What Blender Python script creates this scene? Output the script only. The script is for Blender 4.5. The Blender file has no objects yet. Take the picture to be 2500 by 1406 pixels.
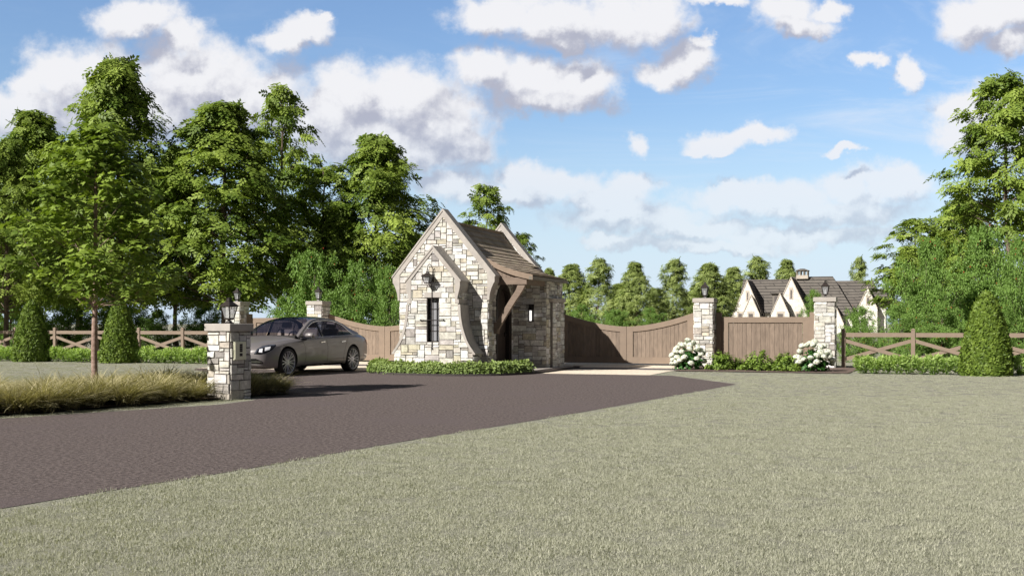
import bpy, bmesh, math, random
import numpy as np
from mathutils import Vector, Matrix
from mathutils.bvhtree import BVHTree

R = math.radians
SC = bpy.context.scene
COL = SC.collection
rng = np.random.default_rng(7)
random.seed(7)

# ------------------------------------------------------------------ camera
EYE = 1.3
cam_d = bpy.data.cameras.new('camera')
cam = bpy.data.objects.new('camera', cam_d)
COL.objects.link(cam)
cam.location = (0, 0, EYE)
cam.rotation_euler = (R(90), 0, 0)
cam_d.sensor_width = 36
cam_d.lens = 36 * 2750 / 2500
cam_d.shift_y = 87 / 2500
cam_d.clip_end = 6000
SC.camera = cam

# ------------------------------------------------------------------ light and sky
SUN_EL, SUN_AZ = R(36.3), R(51.2)          # height, and the way the light travels (from +Y towards +X)
travel = Vector((math.sin(SUN_AZ) * math.cos(SUN_EL), math.cos(SUN_AZ) * math.cos(SUN_EL), -math.sin(SUN_EL)))
sd = bpy.data.lights.new('sun', 'SUN')
sd.energy = 5.0
sd.angle = R(0.5)
sd.color = (1.0, 0.95, 0.885)
sun = bpy.data.objects.new('sun', sd)
sun.rotation_euler = (-travel).to_track_quat('Z', 'Y').to_euler()
COL.objects.link(sun)
SC.view_settings.view_transform = 'Standard'
SC.view_settings.look = 'None'
SC.view_settings.gamma = 1
SC.view_settings.exposure = 0.62
SC.render.engine = 'CYCLES'
SC.cycles.use_denoising = True
SC.cycles.max_bounces = 6
SC.cycles.transparent_max_bounces = 8
SC.cycles.caustics_reflective = False
SC.cycles.caustics_refractive = False
SC.cycles.sample_clamp_indirect = 5


class NT:
    """small helper for writing node trees"""
    def __init__(s, tree):
        s.t = tree

    def n(s, kind, **kw):
        nd = s.t.nodes.new(kind)
        for k, v in kw.items():
            setattr(nd, k, v)
        return nd

    def link(s, a, b):
        s.t.links.new(a, b)

    def put(s, sock, v):
        if isinstance(v, bpy.types.NodeSocket):
            s.t.links.new(v, sock)
        else:
            sock.default_value = v

    def math(s, op, a, b=0.0, c=0.0, clamp=False):
        nd = s.n('ShaderNodeMath', operation=op, use_clamp=clamp)
        s.put(nd.inputs[0], a)
        s.put(nd.inputs[1], b)
        s.put(nd.inputs[2], c)
        return nd.outputs[0]

    def vmath(s, op, a, b=(0, 0, 0), c=(0, 0, 0)):
        nd = s.n('ShaderNodeVectorMath', operation=op)
        s.put(nd.inputs[0], a)
        if op not in ('LENGTH',):
            s.put(nd.inputs[1], b)
        if op == 'MULTIPLY_ADD':
            s.put(nd.inputs[2], c)
        return nd.outputs['Value'] if op == 'LENGTH' else nd.outputs[0]

    def noise(s, vec, scale, detail=4, rough=0.5, lac=2.0, dist=0.0):
        nd = s.n('ShaderNodeTexNoise')
        if vec is not None:
            s.link(vec, nd.inputs['Vector'])
        nd.inputs['Scale'].default_value = scale
        nd.inputs['Detail'].default_value = detail
        nd.inputs['Roughness'].default_value = rough
        nd.inputs['Lacunarity'].default_value = lac
        nd.inputs['Distortion'].default_value = dist
        return nd

    def rng(s, v, a, b, c=0.0, d=1.0, smooth=True):
        nd = s.n('ShaderNodeMapRange', interpolation_type='SMOOTHSTEP' if smooth else 'LINEAR')
        s.put(nd.inputs[0], v)
        for i, x in enumerate((a, b, c, d)):
            s.put(nd.inputs[i + 1], x)
        return nd.outputs[0]

    def mix(s, f, a, b, blend='MIX'):
        nd = s.n('ShaderNodeMix', data_type='RGBA', blend_type=blend)
        s.put(nd.inputs[0], f)
        s.put(nd.inputs[6], a if isinstance(a, bpy.types.NodeSocket) else (*a, 1))
        s.put(nd.inputs[7], b if isinstance(b, bpy.types.NodeSocket) else (*b, 1))
        return nd.outputs[2]


def cloud_group():
    g = bpy.data.node_groups.new('cloud_density', 'ShaderNodeTree')
    g.interface.new_socket('P', in_out='INPUT', socket_type='NodeSocketVector')
    g.interface.new_socket('D', in_out='OUTPUT', socket_type='NodeSocketFloat')
    N = NT(g)
    gi, go = N.n('NodeGroupInput'), N.n('NodeGroupOutput')
    P = gi.outputs[0]
    # each cloud heap as an ellipse in the plane of directions (x/y, z/y), in thousandths
    B = [(60, 262, 150, 70), (190, 190, 150, 85), (330, 48, 105, 48), (430, 95, 70, 40), (480, 190, 185, 100), (620, 235, 150, 100),
         (300, 265, 260, 85), (60, 205, 60, 50), (740, 55, 75, 38), (680, 92, 60, 40), (790, 30, 30, 18),
         (850, 225, 130, 75), (990, 235, 130, 85), (1060, 300, 140, 70), (1120, 355, 105, 52), (900, 340, 220, 75), (980, 380, 160, 50),
         (800, 280, 150, 70), (1200, 25, 110, 42), (1340, 45, 150, 62), (1500, 50, 150, 70), (1610, 40, 90, 62), (1385, 105, 40, 26), (1750, 2, 60, 14),
         (1185, 175, 80, 62), (1290, 200, 120, 60), (1420, 205, 105, 62), (1330, 243, 150, 36),
         (1680, 140, 72, 48), (1640, 170, 72, 38), (1720, 100, 30, 22), (1910, 22, 80, 42), (1950, 62, 95, 28), (2020, 25, 60, 22),
         (2400, 50, 110, 60), (2480, 30, 100, 60), (2490, 112, 70, 36), (2370, 250, 90, 46), (2350, 320, 70, 60), (2470, 300, 90, 90),
         (1543, 358, 36, 30), (1770, 340, 90, 32), (1850, 330, 60, 26), (1745, 362, 70, 15),
         (1270, 435, 85, 38), (1370, 450, 80, 40), (1230, 480, 150, 30), (1100, 455, 120, 40),
         (1540, 460, 60, 34), (1480, 490, 120, 34), (1560, 535, 200, 38), (1700, 560, 190, 26), (1840, 480, 170, 36),
         (1930, 500, 160, 42), (2060, 465, 100, 46), (2180, 455, 90, 50), (2060, 520, 180, 36), (1500, 590, 90, 16), (1950, 580, 260, 24), (1700, 600, 240, 16),
         (2120, 150, 32, 26), (2205, 185, 32, 44), (2060, 372, 50, 12)]
    cur = None
    for (cx, cy, rx, ry) in B:
        X, Z = (cx - 1250) / 2.75, (790 - cy) / 2.75
        a, b = 2.75 / (rx * 1.13), 2.75 / (ry * 1.16)
        v = N.vmath('MULTIPLY_ADD', P, (a, b, 0), (-X * a, -Z * b, 0))
        L = N.vmath('LENGTH', v)
        if cur is None:
            cur = L
        else:
            cur = N.math('SMOOTH_MIN', cur, L, 0.22)
    N.link(cur, go.inputs[0])
    return g


world = bpy.data.worlds.new('World')
SC.world = world
world.use_nodes = True
wt = world.node_tree
wt.nodes.clear()
N = NT(wt)
sky = N.n('ShaderNodeTexSky', sky_type='NISHITA')
sky.sun_disc = False
sky.sun_elevation = SUN_EL
sky.sun_rotation = R(180) + SUN_AZ
sky.air_density = 1.3
sky.dust_density = 0.6
sky.ozone_density = 3.0
tc = N.n('ShaderNodeTexCoord')
sep = N.n('ShaderNodeSeparateXYZ')
N.link(tc.outputs['Generated'], sep.inputs[0])
ay = N.math('MAXIMUM', N.math('ABSOLUTE', sep.outputs[1]), 0.12)
comb = N.n('ShaderNodeCombineXYZ')
N.link(N.math('MULTIPLY', N.math('DIVIDE', sep.outputs[0], ay), 1000), comb.inputs[0])
N.link(N.math('MULTIPLY', N.math('DIVIDE', sep.outputs[2], ay), 1000), comb.inputs[1])
P0 = comb.outputs[0]
w1 = N.noise(P0, 0.011, 6, 0.62)
w2 = N.noise(P0, 0.045, 4, 0.6)
warp = N.vmath('MULTIPLY_ADD', w1.outputs['Color'], (56, 40, 0), N.vmath('ADD', P0, (-28, -20, 0)))
warp = N.vmath('MULTIPLY_ADD', w2.outputs['Color'], (26, 22, 0), N.vmath('ADD', warp, (-13, -11, 0)))
G = cloud_group()


def dens(vec):
    g = N.n('ShaderNodeGroup', node_tree=G)
    N.link(vec, g.inputs[0])
    return g.outputs[0]


d0 = dens(warp)
d1 = dens(N.vmath('ADD', warp, (-12, 24, 0)))
fb = N.noise(P0, 0.030, 8, 0.60)
# billow: how far the surface of the heap stands out towards the light
fb2 = N.noise(N.vmath('ADD', P0, (-3.0, 5.5, 0)), 0.030, 8, 0.60)
edge = N.math('MULTIPLY_ADD', fb.outputs['Fac'], 1.25, -0.62)
dd = N.math('SUBTRACT', N.math('SUBTRACT', 1.0, d0), edge)
low = N.rng(sep.outputs[2], 0.04, 0.20, 0.42, 0.98)
alpha = N.math('MULTIPLY', N.rng(dd, -0.20, 0.46), low)
# light on the heaps: towards the top and the left white, grey underneath
rel = N.math('SUBTRACT', d1, d0)
rel2 = N.math('SUBTRACT', fb2.outputs['Fac'], fb.outputs['Fac'])
lit = N.math('ADD', N.math('MULTIPLY_ADD', rel, 1.45, 0.40), N.math('MULTIPLY', rel2, -2.3))
lit = N.math('ADD', lit, N.math('MULTIPLY_ADD', w1.outputs['Fac'], 0.8, -0.40))
lit = N.math('ADD', lit, N.math('MULTIPLY_ADD', alpha, -0.40, 0.40))
lit = N.rng(lit, -0.20, 1.08)
ccol = N.mix(lit, (0.300, 0.310, 0.375), (0.585, 0.585, 0.603))
cir_v = N.vmath('MULTIPLY', P0, (0.0035, 0.018, 0))
cir = N.noise(cir_v, 1.0, 6, 0.66, dist=1.2)
cirm = N.math('MULTIPLY', N.rng(cir.outputs['Fac'], 0.44, 0.80), N.rng(sep.outputs[0], -0.15, 0.35, 0.10, 0.70))
SKYS = 0.090
skyc = N.vmath('MULTIPLY', sky.outputs[0], (SKYS * 0.80, SKYS * 0.88, SKYS * 1.06))
# pale air low down
skyc2 = N.mix(N.rng(sep.outputs[2], 0.0, 0.20, 0.80, 0.0), skyc, (0.445, 0.545, 0.665))
c1 = N.mix(cirm, skyc2, (0.47, 0.53, 0.62))
# unseen sky overhead, aside and behind, darkened to weaken fill on shaded faces
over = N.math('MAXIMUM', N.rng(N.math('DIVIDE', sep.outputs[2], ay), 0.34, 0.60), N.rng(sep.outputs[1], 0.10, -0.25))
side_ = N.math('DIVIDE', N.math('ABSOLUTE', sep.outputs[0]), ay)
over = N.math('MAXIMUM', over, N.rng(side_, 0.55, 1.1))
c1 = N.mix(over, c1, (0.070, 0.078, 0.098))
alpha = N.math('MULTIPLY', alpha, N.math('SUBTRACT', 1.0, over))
bgs = []
for c_ in (c1, ccol):
    bg = N.n('ShaderNodeBackground')
    N.link(c_, bg.inputs[0])
    bgs.append(bg)
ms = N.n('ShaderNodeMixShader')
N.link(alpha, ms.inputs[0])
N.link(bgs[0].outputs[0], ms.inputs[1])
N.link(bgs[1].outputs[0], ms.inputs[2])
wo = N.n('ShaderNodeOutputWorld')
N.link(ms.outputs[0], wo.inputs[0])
world.cycles.sampling_method = 'MANUAL'
world.cycles.sample_map_resolution = 256

# ------------------------------------------------------------------ the site frame
TH = R(19.6)
CT, ST = math.cos(TH), math.sin(TH)
OX, OY = -1.83, 30.0


def W(u, v):
    return (OX + CT * u + ST * v, OY - ST * u + CT * v)


def at(px, Y):
    return (px - 1250) / 2750 * Y


# ------------------------------------------------------------------ materials
def new_mat(name):
    m = bpy.data.materials.new(name)
    m.use_nodes = True
    m.node_tree.nodes.clear()
    return m, NT(m.node_tree)


def surface(name, c1, c2=None, scale=3.0, rough=0.8, bump=0.0, bscale=30.0, attr=False, metal=0.0, detail=5, coat=0.0,
            stretch=(1, 1, 1), c3=None, s3=0.5, spec=0.5, thr=(0.35, 0.65)):
    m, N = new_mat(name)
    b = N.n('ShaderNodeBsdfPrincipled')
    o = N.n('ShaderNodeOutputMaterial')
    N.link(b.outputs[0], o.inputs[0])
    t = N.n('ShaderNodeTexCoord')
    vec = N.vmath('MULTIPLY', t.outputs['Object'], stretch)
    c2 = c2 or tuple(x * 0.8 for x in c1)
    nz = N.noise(vec, scale, detail, 0.6)
    col = N.mix(N.rng(nz.outputs['Fac'], *thr), c1, c2)
    if c3:
        n3 = N.noise(vec, s3, 4, 0.6)
        col = N.mix(N.rng(n3.outputs['Fac'], 0.5, 0.72), col, c3)
    if attr:
        a = N.n('ShaderNodeVertexColor', layer_name='Col')
        col = N.mix(1.0, col, a.outputs[0], 'MULTIPLY')
    N.link(col, b.inputs['Base Color'])
    b.inputs['Roughness'].default_value = rough
    b.inputs['Metallic'].default_value = metal
    b.inputs['Coat Weight'].default_value = coat
    b.inputs['Coat Roughness'].default_value = 0.05
    b.inputs['Specular IOR Level'].default_value = spec
    if bump:
        bp = N.n('ShaderNodeBump')
        bp.inputs['Strength'].default_value = 1.0
        bp.inputs['Distance'].default_value = bump
        nb = N.noise(vec, bscale, 5, 0.65)
        N.link(nb.outputs['Fac'], bp.inputs['Height'])
        N.link(bp.outputs[0], b.inputs['Normal'])
    return m


def leaf_mat(name, c1, c2, trans=0.26, rough=0.55):
    m, N = new_mat(name)
    a = N.n('ShaderNodeVertexColor', layer_name='Col')
    sp = N.n('ShaderNodeSeparateColor')
    N.link(a.outputs[0], sp.inputs[0])
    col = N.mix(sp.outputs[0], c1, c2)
    p = N.n('ShaderNodeBsdfPrincipled')
    N.link(col, p.inputs['Base Color'])
    p.inputs['Roughness'].default_value = rough
    p.inputs['Specular IOR Level'].default_value = 0.3
    tr = N.n('ShaderNodeBsdfTranslucent')
    tcol = N.mix(1.0, col, (1.25, 1.3, 0.6), 'MULTIPLY')
    N.link(tcol, tr.inputs[0])
    mx = N.n('ShaderNodeMixShader')
    mx.inputs[0].default_value = trans
    N.link(p.outputs[0], mx.inputs[1])
    N.link(tr.outputs[0], mx.inputs[2])
    o = N.n('ShaderNodeOutputMaterial')
    N.link(mx.outputs[0], o.inputs[0])
    return m


def glass_mat(name, tint=(0.8, 0.85, 0.9), rough=0.02, alpha=0.25, base=(0.02, 0.02, 0.025)):
    """thin pane: part of what is behind shows through, the rest mirrors the sky"""
    m, N = new_mat(name)
    tr = N.n('ShaderNodeBsdfTransparent')
    tr.inputs[0].default_value = (*tint, 1)
    p = N.n('ShaderNodeBsdfPrincipled')
    p.inputs['Base Color'].default_value = (*base, 1)
    p.inputs['Roughness'].default_value = rough
    p.inputs['Specular IOR Level'].default_value = 0.8
    mx = N.n('ShaderNodeMixShader')
    mx.inputs[0].default_value = alpha
    N.link(tr.outputs[0], mx.inputs[1])
    N.link(p.outputs[0], mx.inputs[2])
    o = N.n('ShaderNodeOutputMaterial')
    N.link(mx.outputs[0], o.inputs[0])
    return m


def stone_mat(name, gain=1.0):
    """cream limestone block: own colour per block (attribute), veins, rust stains, pitted face"""
    m, N = new_mat(name)
    b = N.n('ShaderNodeBsdfPrincipled')
    o = N.n('ShaderNodeOutputMaterial')
    N.link(b.outputs[0], o.inputs[0])
    t = N.n('ShaderNodeTexCoord')
    a = N.n('ShaderNodeVertexColor', layer_name='Col')
    vec = t.outputs['Object']
    n1 = N.noise(vec, 7.0, 7, 0.68, dist=0.6)
    n2 = N.noise(N.vmath('MULTIPLY', vec, (1, 1, 2.2)), 3.1, 6, 0.7, dist=1.0)
    n3 = N.noise(vec, 38.0, 4, 0.6)
    f1 = N.rng(n1.outputs['Fac'], 0.36, 0.66, 0.72, 1.10)
    v1 = N.n('ShaderNodeCombineXYZ')
    for i in range(3):
        N.link(f1, v1.inputs[i])
    col = N.mix(1.0, a.outputs[0], v1.outputs[0], 'MULTIPLY')
    col = N.mix(N.rng(n2.outputs['Fac'], 0.60, 0.76, 0.0, 0.6), col, (0.30 * gain, 0.225 * gain, 0.15 * gain))
    f3 = N.rng(n3.outputs['Fac'], 0.3, 0.75, 1.06, 0.86)
    v3 = N.n('ShaderNodeCombineXYZ')
    for i in range(3):
        N.link(f3, v3.inputs[i])
    col = N.mix(1.0, col, v3.outputs[0], 'MULTIPLY')
    N.link(col, b.inputs['Base Color'])
    b.inputs['Roughness'].default_value = 0.9
    bp = N.n('ShaderNodeBump')
    bp.inputs['Distance'].default_value = 0.012
    h = N.math('ADD', n1.outputs['Fac'], N.math('MULTIPLY', n3.outputs['Fac'], 0.35))
    N.link(h, bp.inputs['Height'])
    N.link(bp.outputs[0], b.inputs['Normal'])
    return m


M = {}
M['stone'] = stone_mat('cream_stone')
M['mortar'] = surface('mortar', (0.20, 0.185, 0.17), (0.14, 0.13, 0.12), 9, 0.95, 0.004, 60)
M['coping'] = surface('coping_stone', (0.425, 0.393, 0.357), (0.365, 0.34, 0.31), 6, 0.85, 0.003, 50, c3=(0.34, 0.30, 0.265), s3=1.2)
M['shake'] = surface('roof_shakes', (0.40, 0.335, 0.265), (0.31, 0.26, 0.205), 7, 0.9, 0.004, 40, attr=True, stretch=(1, 6, 1), spec=0.1)
M['fascia'] = surface('fascia_wood', (0.20, 0.175, 0.135), (0.16, 0.14, 0.11), 5, 0.7, 0.002, 30)
M['barge'] = surface('barge_board', (0.245, 0.18, 0.13), (0.21, 0.155, 0.11), 5, 0.7, 0.002, 30)
M['timber'] = surface('stained_timber', (0.205, 0.152, 0.114), (0.165, 0.12, 0.09), 4, 0.7, 0.002, 26, stretch=(1, 1, 5))
M['gatewood'] = surface('gate_frame_wood', (0.238, 0.180, 0.133), (0.216, 0.163, 0.121), 5, 0.75, 0.0015, 30)
M['gateplank'] = surface('gate_planks', (0.248, 0.193, 0.150), (0.190, 0.147, 0.114), 16, 0.85, 0.005, 45, attr=True, stretch=(1, 1, 0.22))
M['groove'] = surface('plank_groove', (0.10, 0.072, 0.055), rough=0.9)
M['iron'] = surface('black_iron', (0.028, 0.020, 0.018), (0.02, 0.016, 0.015), 8, 0.5, 0.0, 20)
M['iron_warm'] = surface('bronze_iron', (0.024, 0.016, 0.013), (0.017, 0.012, 0.010), 8, 0.45, 0.0, 20)
M['doorwood'] = surface('door_wood', (0.05, 0.032, 0.024), (0.035, 0.024, 0.018), 5, 0.6, 0.002, 30, attr=True)
M['dark'] = surface('dark_room', (0.015, 0.014, 0.014), rough=1.0)
M['asphalt'] = surface('asphalt', (0.158, 0.130, 0.122), (0.076, 0.061, 0.058), 24, 0.95, 0.014, 45, spec=0.15, c3=(0.118, 0.096, 0.094), s3=0.45, detail=8, thr=(0.38, 0.62))
M['lawn'] = surface('lawn_soil', (0.335, 0.332, 0.268), (0.22, 0.222, 0.178), 26, 1.0, 0.02, 70, spec=0.0, c3=(0.305, 0.302, 0.24), s3=0.35, detail=7)
M['mulch'] = surface('bark_mulch', (0.10, 0.068, 0.055), (0.20, 0.145, 0.115), 35, 1.0, 0.03, 40)
M['slab'] = surface('step_slab', (0.40, 0.36, 0.32), (0.34, 0.31, 0.28), 5, 0.85, 0.002, 40)
M['kerb'] = surface('dark_edging', (0.05, 0.042, 0.04), rough=0.9)
M['bark'] = surface('tree_bark', (0.17, 0.125, 0.095), (0.08, 0.058, 0.045), 6, 0.95, 0.012, 18, stretch=(1, 1, 0.35))
M['bark_pale'] = surface('pale_bark', (0.34, 0.24, 0.20), (0.20, 0.13, 0.10), 14, 0.9, 0.004, 40, stretch=(1, 1, 1.6))
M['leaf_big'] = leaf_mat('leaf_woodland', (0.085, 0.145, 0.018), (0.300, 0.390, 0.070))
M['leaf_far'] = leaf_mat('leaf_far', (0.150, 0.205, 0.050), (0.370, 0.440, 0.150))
M['leaf_young'] = leaf_mat('leaf_young_maple', (0.090, 0.150, 0.016), (0.290, 0.390, 0.065))
M['leaf_bush'] = leaf_mat('leaf_bush', (0.022, 0.058, 0.010), (0.170, 0.285, 0.060))
M['leaf_cone'] = leaf_mat('leaf_topiary', (0.070, 0.122, 0.014), (0.205, 0.290, 0.045), 0.2)
M['leaf_box'] = leaf_mat('leaf_box_hedge', (0.10, 0.16, 0.035), (0.33, 0.42, 0.14), 0.25)
M['leaf_shrub'] = leaf_mat('leaf_shrub', (0.045, 0.095, 0.010), (0.25, 0.36, 0.06), 0.25)
M['leaf_lily'] = leaf_mat('leaf_border', (0.15, 0.255, 0.055), (0.46, 0.60, 0.20), 0.35)
M['leaf_hyd'] = leaf_mat('leaf_hydrangea', (0.02, 0.08, 0.012), (0.06, 0.17, 0.03), 0.2)
M['petal'] = leaf_mat('petals', (0.72, 0.74, 0.70), (0.88, 0.88, 0.87), 0.25, 0.7)
M['blade'] = leaf_mat('lawn_blades', (0.235, 0.247, 0.183), (0.53, 0.525, 0.43), 0.25, 0.9)
M['reed'] = leaf_mat('ornamental_blades', (0.135, 0.130, 0.045), (0.62, 0.555, 0.34), 0.25, 0.7)
M['berry'] = surface('red_berry', (0.45, 0.05, 0.03), rough=0.4)
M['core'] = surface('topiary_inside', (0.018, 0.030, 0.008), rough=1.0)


def paver_mat(name, c1, c2, mort):
    m, N = new_mat(name)
    b = N.n('ShaderNodeBsdfPrincipled')
    o = N.n('ShaderNodeOutputMaterial')
    N.link(b.outputs[0], o.inputs[0])
    t = N.n('ShaderNodeTexCoord')
    br = N.n('ShaderNodeTexBrick')
    N.link(t.outputs['Object'], br.inputs['Vector'])
    br.inputs['Color1'].default_value = (*c1, 1)
    br.inputs['Color2'].default_value = (*c2, 1)
    br.inputs['Mortar'].default_value = (*mort, 1)
    br.inputs['Scale'].default_value = 1.0
    br.inputs['Mortar Size'].default_value = 0.008
    br.inputs['Brick Width'].default_value = 0.42
    br.inputs['Row Height'].default_value = 0.28
    nz = N.noise(t.outputs['Object'], 8, 6, 0.65)
    f = N.rng(nz.outputs['Fac'], 0.3, 0.7, 0.82, 1.08)
    v = N.n('ShaderNodeCombineXYZ')
    for i in range(3):
        N.link(f, v.inputs[i])
    N.link(N.mix(1.0, br.outputs[0], v.outputs[0], 'MULTIPLY'), b.inputs['Base Color'])
    b.inputs['Roughness'].default_value = 0.9
    return m


M['paver'] = paver_mat('cream_pavers', (0.80, 0.70, 0.56), (0.72, 0.62, 0.49), (0.50, 0.43, 0.34))
M['paver_dark'] = paver_mat('dark_pavers', (0.12, 0.105, 0.105), (0.10, 0.085, 0.085), (0.06, 0.05, 0.05))


# ------------------------------------------------------------------ mesh helpers
class MB:
    def __init__(s):
        s.v, s.f, s.c, s.m = [], [], [], []

    def face(s, pts, col=(1, 1, 1), mi=0):
        k = len(s.v)
        s.v += [tuple(p) for p in pts]
        s.f.append(tuple(range(k, k + len(pts))))
        s.c.append(col)
        s.m.append(mi)

    def box(s, x0, x1, y0, y1, z0, z1, col=(1, 1, 1), mi=0):
        k = len(s.v)
        s.v += [(x0, y0, z0), (x1, y0, z0), (x1, y1, z0), (x0, y1, z0), (x0, y0, z1), (x1, y0, z1), (x1, y1, z1), (x0, y1, z1)]
        for q in ((0, 3, 2, 1), (4, 5, 6, 7), (0, 1, 5, 4), (1, 2, 6, 5), (2, 3, 7, 6), (3, 0, 4, 7)):
            s.f.append(tuple(k + i for i in q))
            s.c.append(col)
            s.m.append(mi)

    def prism(s, pts, axis, a, b, col=(1, 1, 1), mi=0):
        """outline pts (2D) extruded along axis 'x','y' or 'z' from a to b"""
        def P(p, t):
            return {'y': (p[0], t, p[1]), 'x': (t, p[0], p[1]), 'z': (p[0], p[1], t)}[axis]
        k, n = len(s.v), len(pts)
        s.v += [P(p, a) for p in pts] + [P(p, b) for p in pts]
        s.f.append(tuple(k + i for i in range(n)))
        s.f.append(tuple(k + n + i for i in reversed(range(n))))
        for i in range(n):
            j = (i + 1) % n
            s.f.append((k + i, k + n + i, k + n + j, k + j))
        s.c += [col] * (n + 2)
        s.m += [mi] * (n + 2)

    def bar(s, p, q, w, h=None, up=(0, 0, 1), col=(1, 1, 1)):
        """square bar from p to q"""
        h = h or w
        p, q = Vector(p), Vector(q)
        d = (q - p).normalized()
        up = Vector(up)
        if abs(d.dot(up)) > 0.98:
            up = Vector((1, 0, 0))
        a = d.cross(up).normalized() * w / 2
        b = a.cross(d).normalized() * h / 2
        k = len(s.v)
        for c in (p, q):
            for sa, sb in ((-1, -1), (1, -1), (1, 1), (-1, 1)):
                s.v.append(tuple(c + a * sa + b * sb))
        for f in ((0, 1, 2, 3), (7, 6, 5, 4), (0, 4, 5, 1), (1, 5, 6, 2), (2, 6, 7, 3), (3, 7, 4, 0)):
            s.f.append(tuple(k + i for i in f))
            s.c.append(col)
            s.m.append(0)

    def tube(s, pts, rad, n=6, col=(1, 1, 1), cap=True):
        pts = [Vector(p) for p in pts]
        if not hasattr(rad, '__len__'):
            rad = [rad] * len(pts)
        k0 = len(s.v)
        ref = Vector((0.3, 0.9, 0.2)).normalized()
        for i, p in enumerate(pts):
            d = (pts[min(i + 1, len(pts) - 1)] - pts[max(i - 1, 0)]).normalized()
            a = d.cross(ref)
            if a.length < 0.1:
                a = d.cross(Vector((1, 0, 0)))
            a.normalize()
            b = d.cross(a)
            for j in range(n):
                t = 2 * math.pi * j / n
                s.v.append(tuple(p + (a * math.cos(t) + b * math.sin(t)) * rad[i]))
        for i in range(len(pts) - 1):
            for j in range(n):
                j2 = (j + 1) % n
                s.f.append((k0 + i * n + j, k0 + i * n + j2, k0 + (i + 1) * n + j2, k0 + (i + 1) * n + j))
                s.c.append(col)
                s.m.append(0)
        if cap:
            s.f.append(tuple(k0 + j for j in reversed(range(n))))
            s.f.append(tuple(k0 + (len(pts) - 1) * n + j for j in range(n)))
            s.c += [col] * 2
            s.m += [0] * 2

    def frustum(s, cx, cy, z0, z1, a0, a1, n=4, col=(1, 1, 1)):
        """square (or n-sided) frustum, a = half width"""
        k = len(s.v)
        for z, a in ((z0, a0), (z1, a1)):
            for j in range(n):
                t = 2 * math.pi * (j + 0.5) / n
                r = a / math.cos(math.pi / n)
                s.v.append((cx + r * math.cos(t), cy + r * math.sin(t), z))
        for j in range(n):
            j2 = (j + 1) % n
            s.f.append((k + j, k + j2, k + n + j2, k + n + j))
        s.f.append(tuple(k + j for j in reversed(range(n))))
        s.f.append(tuple(k + n + j for j in range(n)))
        s.c += [col] * (n + 2)
        s.m += [0] * (n + 2)

    def mesh(s, name, mat, smooth=False):
        me = bpy.data.meshes.new(name)
        me.from_pydata(s.v, [], s.f)
        for m in (mat if isinstance(mat, (list, tuple)) else [mat]):
            me.materials.append(m)
        ca = me.color_attributes.new('Col', 'FLOAT_COLOR', 'CORNER')
        tot = []
        for f, c in zip(s.f, s.c):
            tot += [(*c, 1.0)] * len(f)
        ca.data.foreach_set('color', np.array(tot, dtype=np.float32).ravel())
        me.polygons.foreach_set('material_index', s.m)
        if smooth:
            me.polygons.foreach_set('use_smooth', [True] * len(s.f))
        me.update()
        return me

    def build(s, name, mat, parent=None, smooth=False):
        return link(name, s.mesh(name, mat, smooth), parent)


def link(name, me, parent=None):
    o = bpy.data.objects.new(name, me)
    COL.objects.link(o)
    if parent:
        o.parent = parent
    return o


def tag(o, label=None, cat=None, group=None, kind=None):
    if label:
        o['label'] = label
    if cat:
        o['category'] = cat
    if group:
        o['group'] = group
    if kind:
        o['kind'] = kind
    return o


def thing(name, label, cat, loc=(0, 0, 0), rz=0.0, group=None):
    o = bpy.data.objects.new(name, None)
    COL.objects.link(o)
    o.empty_display_size = 0.2
    o.location = loc
    o.rotation_euler = (0, 0, rz)
    return tag(o, label, cat, group)


def site(name, label, cat, u, v, z=0.0, rz=0.0, group=None):
    x, y = W(u, v)
    return thing(name, label, cat, (x, y, z), -TH + rz, group)


def copy_tree(o, parent=None):
    c = o.copy()
    COL.objects.link(c)
    c.parent = parent
    for ch in list(o.children):
        copy_tree(ch, c)
    return c


def dup(root, loc, rz=None, label=None, scale=None):
    c = copy_tree(root)
    c.location = loc
    if rz is not None:
        c.rotation_euler = (0, 0, rz)
    if label:
        c['label'] = label
    if scale is not None:
        c.scale = scale
    return c


def lerp_curve(pts, n):
    """Catmull-Rom through pts, n steps per span"""
    out = []
    P = [pts[0]] + list(pts) + [pts[-1]]
    for i in range(1, len(P) - 2):
        for k in range(n):
            t = k / n
            out.append(tuple(0.5 * (2 * P[i][d] + (P[i + 1][d] - P[i - 1][d]) * t
                                    + (2 * P[i - 1][d] - 5 * P[i][d] + 4 * P[i + 1][d] - P[i + 2][d]) * t * t
                                    + (-P[i - 1][d] + 3 * P[i][d] - 3 * P[i + 1][d] + P[i + 2][d]) * t ** 3) for d in range(len(pts[0]))))
    out.append(tuple(pts[-1]))
    return out


# ------------------------------------------------------------------ stone work
STONE_COLS = [((0.66, 0.635, 0.56), 28), ((0.72, 0.705, 0.65), 26), ((0.60, 0.555, 0.43), 9), ((0.76, 0.755, 0.73), 22),
              ((0.46, 0.42, 0.36), 9), ((0.36, 0.335, 0.31), 6), ((0.54, 0.52, 0.485), 12)]
_sc = [c for c, w in STONE_COLS for _ in range(w)]


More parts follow.
